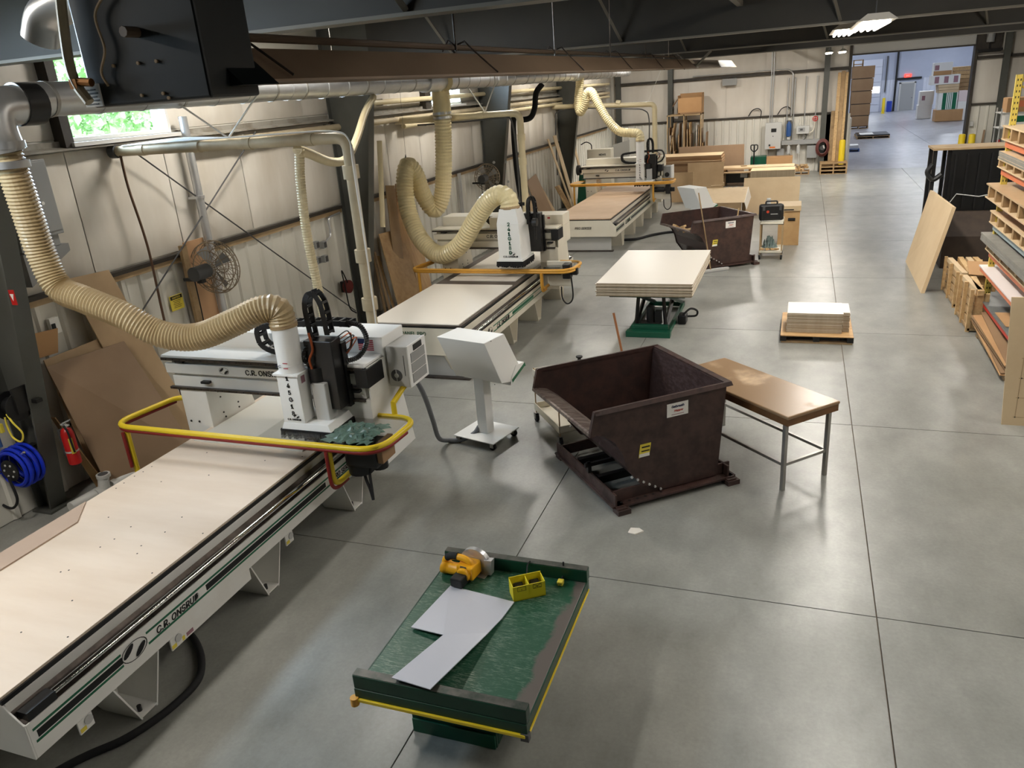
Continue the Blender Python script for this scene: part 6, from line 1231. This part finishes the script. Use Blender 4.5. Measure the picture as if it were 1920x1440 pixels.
sheet_pallet(2.772, 2.97, 'top pallet of boards on the yellow rack', M_mdf3)
sheet_pallet(2.382, 2.51, 'second pallet down on the yellow rack, under grey sheets', M_mdf3)
sheet_pallet(1.932, 2.14, 'third pallet down on the yellow rack, with a broad tan top', M_mdf2, 13.6, 2.66)
sheet_pallet(1.572, 1.75, 'fourth pallet down on the yellow rack, above the blue-grey beam', M_mdf3)
sheet_pallet(1.162, 1.295, 'fifth pallet down on the yellow rack, below thick grey sheets', M_mdf3)
M_graysh = mat('sheet_gray', (136,132,124), .6, col2=(120,117,110), scale=6)
stack('sheet_bundle', 'grey sheets lying on the second pallet of the rack', 'stack', 2.74, 4.04, 10.65, 13.46, 2.511, 4, .026, M_mdf3, M_graysh, 'sheets in the rack', .01, 31)
stack('sheet_bundle', 'thick bundle of grey sheets on the fifth pallet of the rack', 'stack', 2.68, 4.04, 10.62, 13.56, 1.296, 4, .028, M_graysh, M_graysh, 'sheets in the rack', .01, 32)
for z, m_, lb in ((.89, mat('shelf_white', (224,216,212), .5), 'white painted shelf board low in the rack'), (.46, mat('shelf_gray', (120,122,120), .35, col2=(90,92,92), scale=5), 'grey shelf board with scraps below the white shelf')):
    t = thing('shelf_board', lb, 'shelf', (3.4, 12.1, z), 0, 'low rack shelves'); B('board', m_, t, -.70, .62, -1.45, 1.42, 0, .02); B('edge_beam', M_orange if z > .8 else M_redp, t, -.69, -.65, -1.45, 1.38, -.06, 0)
    part('bearer', M_ryel, t, lambda m: m.box(-.60,.6,1.26,1.30,-.06,0)); part('bearer', M_ryel, t, lambda m: m.box(-.60,.6,-1.38,-1.34,-.06,0))
board('flat cardboard piece on the grey rack shelf', [(2.74,11.6,.485),(3.2,11.6,.485),(3.2,12.3,.485),(2.74,12.3,.485)], .006, M_card); tag(MB().box(2.8,3.02,11.2,11.5,.482,.50).build('paper_sheet', M_label), 'white paper on the grey rack shelf', 'paper')
# drilled end panel
en = thing('drilled_sheet', 'tan sheet with a pencilled grid of holes standing before the near end of the rack', 'sheet', (2.86, 9.40, 0))
part('panel', M_mdf3, en, lambda m: m.hexa([(-.54,-.05,0),(.58,-.05,0),(.58,-.03,0),(-.54,-.03,0),(-.62,.03,1.47),(.58,.03,1.47),(.58,.05,1.47),(-.62,.05,1.47)]))
part('stand', M_crib, en, lambda m: m.hexa([(.1,-.02,0),(.16,-.02,0),(.16,.45,0),(.1,.45,0),(.1,.03,1.2),(.16,.03,1.2),(.16,.09,1.2),(.1,.09,1.2)]))
gl = MB(); hl = MB()
for q in range(6):
    z = .10+.23*q; dy = -.0505+.08*z/1.47
    gl.box(-.44,.5,dy-.0015,dy,z-.002,z+.002)
    for x in (-.42+.02*q*.2, -.10, .22): hl.cyl((x,dy-.002,z),(x,dy,z), .008, n=8)
for x in (-.42, -.10, .22): gl.hexa([(x-.002,-.0475,.10),(x+.002,-.0475,.10),(x+.002,-.0455,.10),(x-.002,-.0455,.10),(x-.002,.0165,1.28),(x+.002,.0165,1.28),(x+.002,.0185,1.28),(x-.002,.0185,1.28)])
gl.build('pencil_grid', M_crib, en)['kind'] = 'stuff'; hl.build('drill_holes', M_ink, en)['kind'] = 'stuff'
# flattened cartons
fc = thing('flat_cartons', 'heap of flattened cardboard cartons on the floor under the rack', 'cartons', (3.0, 11.75, 0)); pallet(fc, 0, .75, 1.9, M_crib)
rnd = random.Random(6)
for q in range(9): part('flat_carton', M_card if q % 2 else M_card2, fc, lambda m: m.cbox((-.02+rnd.uniform(-.04,.04), rnd.uniform(-.05,.05),   .145+.022*q), (.76,2.0,.012), rnd.uniform(-.05,.05), .05+rnd.uniform(-.02,.02), -.06))
part('address_label', M_label, fc, lambda m: m.cbox((-.16,.35,.345), (.12,.16,.004), .1, .05, -.06)); 
for q in range(4): part('printed_mark', mat('print_brown', (120,66,48), .7), fc, lambda m: m.cbox((-.22+.1*(q % 2), -.65+.3*q, .338), (.09,.12,.004), .1, .05, -.06))
# slatted crates with lumber
def crate(loc, L, h, label, lumber, nl, seed, w=.30):
    t = thing('slatted_crate', label, 'crate', loc, 0, 'slatted wood crates'); rnd = random.Random(seed)
    for y in (-L/2, 0, L/2-.05): B('post', M_wood, t, -w, -w+.05, y, y+.05, 0, h+.06); B('post', M_wood, t, w-.05, w, y, y+.05, 0, h)
    for q in range(4): B('slat', M_wood2, t, -w+.05, -w+.065, -L/2, L/2, .06+q*h/4.3, .06+q*h/4.3+h/6)
    for q in range(4): B('slat', M_wood2, t, w-.065, w-.05, -L/2, L/2, .06+q*h/4.3, .06+q*h/4.3+h/6)
    B('floor', M_crib, t, -w+.02, w-.02, -L/2, L/2, .02, .06); B('filling', M_wood, t, -w+.07, w-.07, -L/2+.02, L/2-.02, .06, h-.03)
    for q in range(nl): tag(MB().cbox((loc[0]-w+.10+(2*w-.2)*q/max(1,nl-1), loc[1]+rnd.uniform(-.05,.05), h+.015), (.085,L*.95,.075), rnd.uniform(-.06,.06)).build('lumber', M_wood if q % 2 else M_mdf3), 'loose pine board on top of the ' + lumber + ', ' + ['leftmost','second from left','third from left','rightmost'][q], 'lumber', 'lumber on the ' + lumber)
crate((2.84, 14.9, 0), 1.25, .55, 'slatted wood crate of timber beyond the rack, farther one', 'farther slatted crate', 4, 1)
crate((2.65, 13.4, 0), 1.0, .60, 'slatted wood crate beyond the rack, nearer one', 'nearer slatted crate', 2, 2, .13)
for q in range(2): board('crumpled brown paper sheet hanging over the farther crate, ' + ['upper', 'lower'][q], [(2.70,14.15+.1*q,.60-.1*q),(3.45,14.2,.52-.1*q),(3.5,14.75,.66-.1*q),(2.75,14.7,.70-.1*q)], .008, M_card)
# leaning white panel
board('large pale panel leaning across the aisle edge by the black bin', [(2.20,17.85,.0),(2.18,15.2,.0),(2.60,15.75,1.45),(2.52,17.95,1.45)], -.06, M_mdf3, name='leaning_panel', cat='panel')
# black compactor bin
bn = thing('compactor_bin', 'big black bin with brown lower box behind the rack', 'bin', (3.5, 18.2, 0))
part('lower_box', M_dumpb, bn, lambda m: m.hexa([(-.75,-1.0,.0),(1.3,-1.0,.0),(1.3,.7,.0),(-.75,.7,.0),(-.75,-.9,.62),(1.3,-.9,.62),(1.3,.7,.62),(-.75,.7,.62)])); part('slope_plate', M_dumpb, bn, lambda m: m.hexa([(-.72,-.9,.62),(1.3,-.9,.62),(1.3,.0,.62),(-.72,.0,.62),(-.72,-.35,1.02),(1.3,-.35,1.02),(1.3,.0,1.02),(-.72,.0,1.02)]))
part('back_panel', M_dump, bn, lambda m: m.box(-.66,1.3,-.25,-.2,1.0,2.22))
for q in range(9): B('panel_rib', M_black, bn, -.60+.21*q, -.56+.21*q, -.275, -.25, 1.05, 2.14)
B('top_cap', M_strip, bn, -1.0, 1.3, -.26, .55, 2.22, 2.26)
for x in (-.98, -.72): B('post', M_black, bn, x, x+.07, -.15, -.05, .62, 2.22); B('post', M_black, bn, x, x+.07, .45, .53, .62, 2.22)
part('hinge_arm', M_blackm, bn, lambda m: m.tube(catmull([(-.98,-.2,1.95),(-1.06,-.2,1.8),(-.95,-.2,1.65),(-.80,-.2,1.75)], 5), .05, 8)); part('wheel', M_rubber, bn, lambda m: m.cyl((-.9,-.2,1.2),(-.8,-.2,1.2), .13, n=16)); part('edge_trim', M_lgray, bn, lambda m: m.tube([(-.60,-.27,1.20),(-.50,-.27,1.36),(-.1,-.27,1.30),(.4,-.27,1.40),(1.28,-.27,1.41)], .012, 5))
# door opener, wall bits right of the doorway
op = thing('door_opener', 'grey door opener motor high beside the doorway', 'motor', (6.22, YB-.25, 4.25)); part('motor', M_gray, op, lambda m: m.cyl((0,0,.1),(0,0,.45), .13, n=14).box(-.2,.2,-.1,.15,.42,.5)); part('drive_arm', M_blackm, op, lambda m: m.box(-.36,.42,-.04,.1,-.22,-.12).box(-.02,.02,-.02,.02,-.12,.1)); part('bracket', M_girt, op, lambda m: m.box(-.38,.4,.1,.2,-.24,.5))
tag(MB().box(5.95,6.06,YB-.06,YB+.02,1.45,1.62).build('door_switch', M_lgray, bevel=.006), 'small door push-button box at the right jamb', 'switch')
board('short brown plank leaning on the wall right of the doorway', [(6.30,34.35,0),(6.40,34.35,0),(6.48,34.62,1.3),(6.42,34.62,1.3)], -.03, M_mdf)
for q, (x, z, m_) in enumerate(((6.05, 1.85, M_label), (6.05, 2.28, M_card))): 
    t = thing('carton', ['white carton with green mark seen behind the rack upright', 'carton with orange print above the white one behind the rack'][q], 'carton', (x, 28.2, z)); part('box', m_, t, lambda m: m.box(-.35,.35,-.3,.3,0,.40), bevel=.004); B('print', M_green if q == 0 else M_orange, t, -.2, .15, -.304, -.3, .14, .32)
sf = thing('steel_shelf', 'steel shelf behind the rack holding two cartons', 'shelf', (6.05, 28.2, 0)); B('shelf', M_lgray, sf, -.5, .6, -.35, .35, 1.82, 1.85); B('shelf', M_lgray, sf, -.5, .6, -.35, .35, 2.252, 2.278)
for x in (-.48, .56):
    for y in (-.33, .31): B('post', M_lgray, sf, x, x+.03, y, y+.03, 0, 2.4)
# ================================================================ the far hall
for q, (z0_, z1_) in enumerate(((.14,.80),(.80,1.52),(1.52,2.30),(2.30,3.05),(3.05,3.80))):
    t = thing('brown_crate', 'brown carton in the tall stack left in the far hall, ' + ['lowest', 'second from below', 'middle', 'second from above', 'topmost'][q], 'carton', (3.45, 57.9, z0_), 0, 'tall brown carton stack'); part('box', M_card2, t, lambda m: m.box(-.56-.02*q,.56+.03*q,-.55,.55,.03,z1_-z0_), bevel=.01); B('slip_sheet', M_ink, t, -.55, .56, -.56, .5, 0, .03)
t = thing('pallet', 'pallet under the tall brown carton stack in the far hall', 'pallet', (3.45, 57.9, 0)); pallet(t, 0, 1.15, 1.1)
t = thing('wood_crate', 'small orange wood crate on top of the tall brown stack', 'crate', (3.15, 57.9, 3.80)); part('frame', M_wood2, t, lambda m: m.box(-.3,-.24,-.3,.3,0,.4).box(.24,.3,-.3,.3,0,.4).box(-.3,.3,-.3,-.26,.34,.4).box(-.3,.3,-.3,-.26,.1,.16).box(-.3,.3,-.3,.3,0,.03))
t = thing('pallet', 'pallet with black slabs on the far hall floor', 'pallet', (3.75, 50.4, 0)); pallet(t, 0, 1.7, 2.4); tag(MB().box(2.95,4.6,49.3,51.6,.136,.20).build('black_slab', M_blackm), 'flat black slab on the pallet in the far hall', 'slab'); tag(MB().box(3.1,3.8,49.6,51.0,.201,.215).build('white_sheet', M_label), 'white sheet lying on the black slab in the far hall', 'sheet')
t = thing('pallet', 'low pallet of papers just inside the doorway', 'pallet', (2.2, 42.5, 0)); pallet(t, 0, .9, 1.0, M_bluet); tag(MB().box(1.8,2.6,42.1,42.9,.137,.30).build('paper_stack', M_label), 'stack of white papers on the low blue pallet inside the doorway', 'papers')
tag(MB().box(1.74,1.84,35.2,36.3,0,1.95).build('partition_board', M_label), 'narrow white board standing just behind the left door jamb', 'panel')
tag(MB().box(6.6,6.98,75.6,76.0,0,.85).build('blue_bin', M_bluebin, bevel=.03), 'small blue bin beside the far bollard', 'bin')
def carton(x0,x1,y0,y1,z0,z1,label,m_,prints=None,group='carton pile in the far hall'):
    t = thing('carton', label, 'carton', ((x0+x1)/2,(y0+y1)/2,z0), 0, group); part('box', m_, t, lambda m: m.box(x0,x1,y0,y1,z0,z1), world=True, bevel=.012)
    if prints: prints(t)
    return t
carton(8.2,9.8,60,61.2,.02,.74,'long brown carton at the bottom of the far pile',M_card)
def stripes(t):
    part('print_panel', M_green, t, lambda m: m.box(8.52,9.33,59.985,60.0,.76,1.78), world=True)
    for q in range(4): part('print_stripe', M_inkwh, t, lambda m: m.box(8.74+.10*q,8.79+.10*q,59.975,59.985,.76,1.78), world=True)
carton(8.28,9.40,60,61,.745,1.79,'white carton with green panel and white stripes',M_label,stripes)
for q in range(3): carton(8.25-.03*q,9.4,60,61.3,1.795+.17*q,1.955+.17*q,'flat cream carton layer in the far pile, '+['lowest','middle','top'][q],M_mdf3)
def pr1(t):
    for q in range(3): part('print_mark', M_inkm, t, lambda m: m.box(7.95+.55*q,8.2+.55*q,60.085,60.1,2.4,2.8), world=True)
carton(7.75,9.42,60.1,61.2,2.31,2.88,'white carton row with purple prints in the far pile',M_label,pr1)
def pr2(t): part('print_mark', M_inkm, t, lambda m: m.box(7.9,8.15,60.185,60.2,3.2,3.5), world=True); part('lower_band', M_card, t, lambda m: m.box(7.85,8.9,60.185,60.2,2.89,3.15), world=True)
carton(7.85,8.92,60.2,61.1,2.885,3.65,'topmost white carton of the far pile',M_label,pr2)
carton(9.45,10.0,60.1,61,.02,1.2,'pale carton lower right of the striped carton',M_label); carton(9.45,9.98,60.1,61,1.205,1.85,'pinkish carton right of the striped carton',M_inkm if False else mat('pale_pink', (226,208,206), .6))
def pr3(t): part('print_mark', M_inkm, t, lambda m: m.box(7.75,7.95,63.685,63.7,1.25,1.55), world=True)
carton(7.55,8.45,63.7,64.5,.02,.95,'brown and white carton on the floor left of the far pile',M_label,pr3 if False else None); carton(7.6,8.5,63.7,64.5,.955,1.85,'white carton stacked left of the far pile',M_label,pr3)
for q in range(13): carton(9.05,10.4,62.2,63.4,.0+.255*q,.235+.255*q,'lumber bundle layer %s in the stack behind the far pile' % ['one','two','three','four','five','six','seven','eight','nine','ten','eleven','twelve','thirteen'][q],M_wood if q > 9 else M_wood2,group='lumber layers in the far hall')
# ================================================================ lamps
def high_bay(loc, label, group, L=1.25, col=LAMP_COL, power=LAMP_W, mt=None, hang=5.7, n=4, wid=.42):
    t = thing('high_bay_lamp', label, 'lamp', loc, 0, group)
    part('housing', M_lampw, t, lambda m: m.prism([(-wid/2-.05,.02),(wid/2+.05,.02),(wid/2-.06,.10),(-wid/2+.06,.10)], 'y', -L/2-.03, L/2+.03))
    for i in range(n):
        x = -wid/2+wid*(i+.5)/n
        part('tube', mt or M_tubes, t, lambda m: m.cyl((x,-L/2,-.005),(x,L/2,-.005), .022, n=8), smooth=True)
    for y in (-L*.35, L*.35):
        part('hanger', M_dgray, t, lambda m: m.cyl((0,y,.1),(0,y,max(.15, hang-loc[2])), .008, n=6))
    ld = bpy.data.lights.new('lamp_light', 'AREA'); ld.shape = 'RECTANGLE'; ld.size = wid; ld.size_y = L; ld.energy = power; ld.color = col
    lo = bpy.data.objects.new('lamp_light', ld); C.objects.link(lo); lo.parent = t; lo.location = (0,0,-.035)
    return t
high_bay((.80, 12.6, 4.42), 'lit high-bay lamp over the aisle, the larger of the bright near pair', 'aisle lamps', L=2.4, wid=.36, power=LAMP_W*1.3)
high_bay((.62, 16.6, 4.50), 'lit high-bay lamp over the aisle, the smaller of the bright near pair', 'aisle lamps', L=2.4, wid=.36, power=LAMP_W*1.3)
high_bay((1.12, 30.2, 4.36), 'small lit lamp near the doorway, right one of the far pair', 'doorway lamps', L=1.2, wid=.2)
high_bay((.70, 30.0, 4.36), 'small lit lamp near the doorway, left one of the far pair', 'doorway lamps', L=1.2, wid=.2)
for x, y, k in [(-6.0, 2.0, 1.7), (-6.0, 8.9, 1.3), (-6.0, 15.9, 1.2), (-6.0, 22.9, 1.2), (-5.6, 30.0, 2.0), (1.6, 5.4, .8), (.9, 8.9, 1.0), (.9, 22.9, 1.2), (-1.8, 30.0, 2.0), (4.9, 2.2, 1.0), (4.9, 8.9, 1.1), (4.9, 15.9, 1.1), (4.9, 22.9, 1.1), (4.8, 30.0, 1.6), (8.8, 5.5, 1.0), (8.8, 12.5, 1.0), (8.8, 20, 1.0)]:  # unseen lamps: left and aisle rows inferred, the others added to light the hall
    high_bay((x, y, 5.32), 'unseen high-bay lamp placed between the rafters to light the hall', 'lamps between the rafters', power=LAMP_W*k)
for q, (x, y) in enumerate([(0, 42), (7, 42), (14, 42), (0, 53), (7, 53), (14, 53), (0, 64), (7, 64), (14, 64), (4, 72), (11, 72)]):
    high_bay((x, y, 6.4), 'cool white lamp in the far hall', 'lamps of the far hall', col=FAR_COL, power=LAMP_W*2.6, mt=M_tubesf, hang=7.0)
# daylight portals in the two windows
for a, b, z0, z1 in wins:
    ld = bpy.data.lights.new('window_portal', 'AREA'); ld.shape = 'RECTANGLE'; ld.size = z1-z0; ld.size_y = b-a; ld.cycles.is_portal = True
    lo = bpy.data.objects.new('window_portal', ld); C.objects.link(lo); lo.location = (WX-.15, (a+b)/2, (z0+z1)/2); lo.rotation_euler = (0, -PI/2, 0)
# trees outside the windows
def tree(loc, h, r, label, seed):
    rnd = random.Random(seed); t = thing('tree', label, 'tree', loc, 0, 'trees outside the windows')
    part('trunk', M_bark, t, lambda m: m.tube([(0,0,0),(.1,.05,h*.35),(.0,.15,h*.7)], [.16,.12,.05], 8))
    m = MB()
    for i in range(4200):
        a, b, c = rnd.uniform(-1,1), rnd.uniform(-1,1), rnd.uniform(-1,1)
        if a*a+b*b+c*c > 1: continue
        p = Vector((a*r, b*r, h*.56+c*h*.42)); s = rnd.uniform(.14,.26)
        x = Vector((rnd.gauss(0,1),rnd.gauss(0,1),rnd.gauss(0,1))).normalized(); y = x.orthogonal().normalized()
        m.quad(p-x*s, p-y*s*.5, p+x*s, p+y*s*.5)
    o = m.build('foliage', M_leaf, t); o['kind'] = 'stuff'
for q, (x, y, h, r) in enumerate([(-22.5, 16.5, 7.4, 2.4), (-22.5, 21.4, 7.6, 2.4), (-23.0, 26.3, 7.2, 2.4), (-27.5, 23.8, 8.2, 2.6), (-22.5, 46.5, 7.4, 2.6), (-22.5, 51.8, 7.4, 2.6)]):
    tree((x, y, -.3), h, r, 'leafy green tree outside, ' + ['left of the wide window view', 'filling the middle of the wide window', 'at the right of the wide window view', 'farther back behind the wide window', 'left behind the small window', 'right behind the small window'][q], 40+q)
gd = MB().box(-60, -8.2, -30, 70, -.4, -.25).build('ground', mat('grass', (52,62,38), .95, col2=(64,74,46), scale=2)); tag(gd, 'grass outside the hall', 'ground', kind='structure')
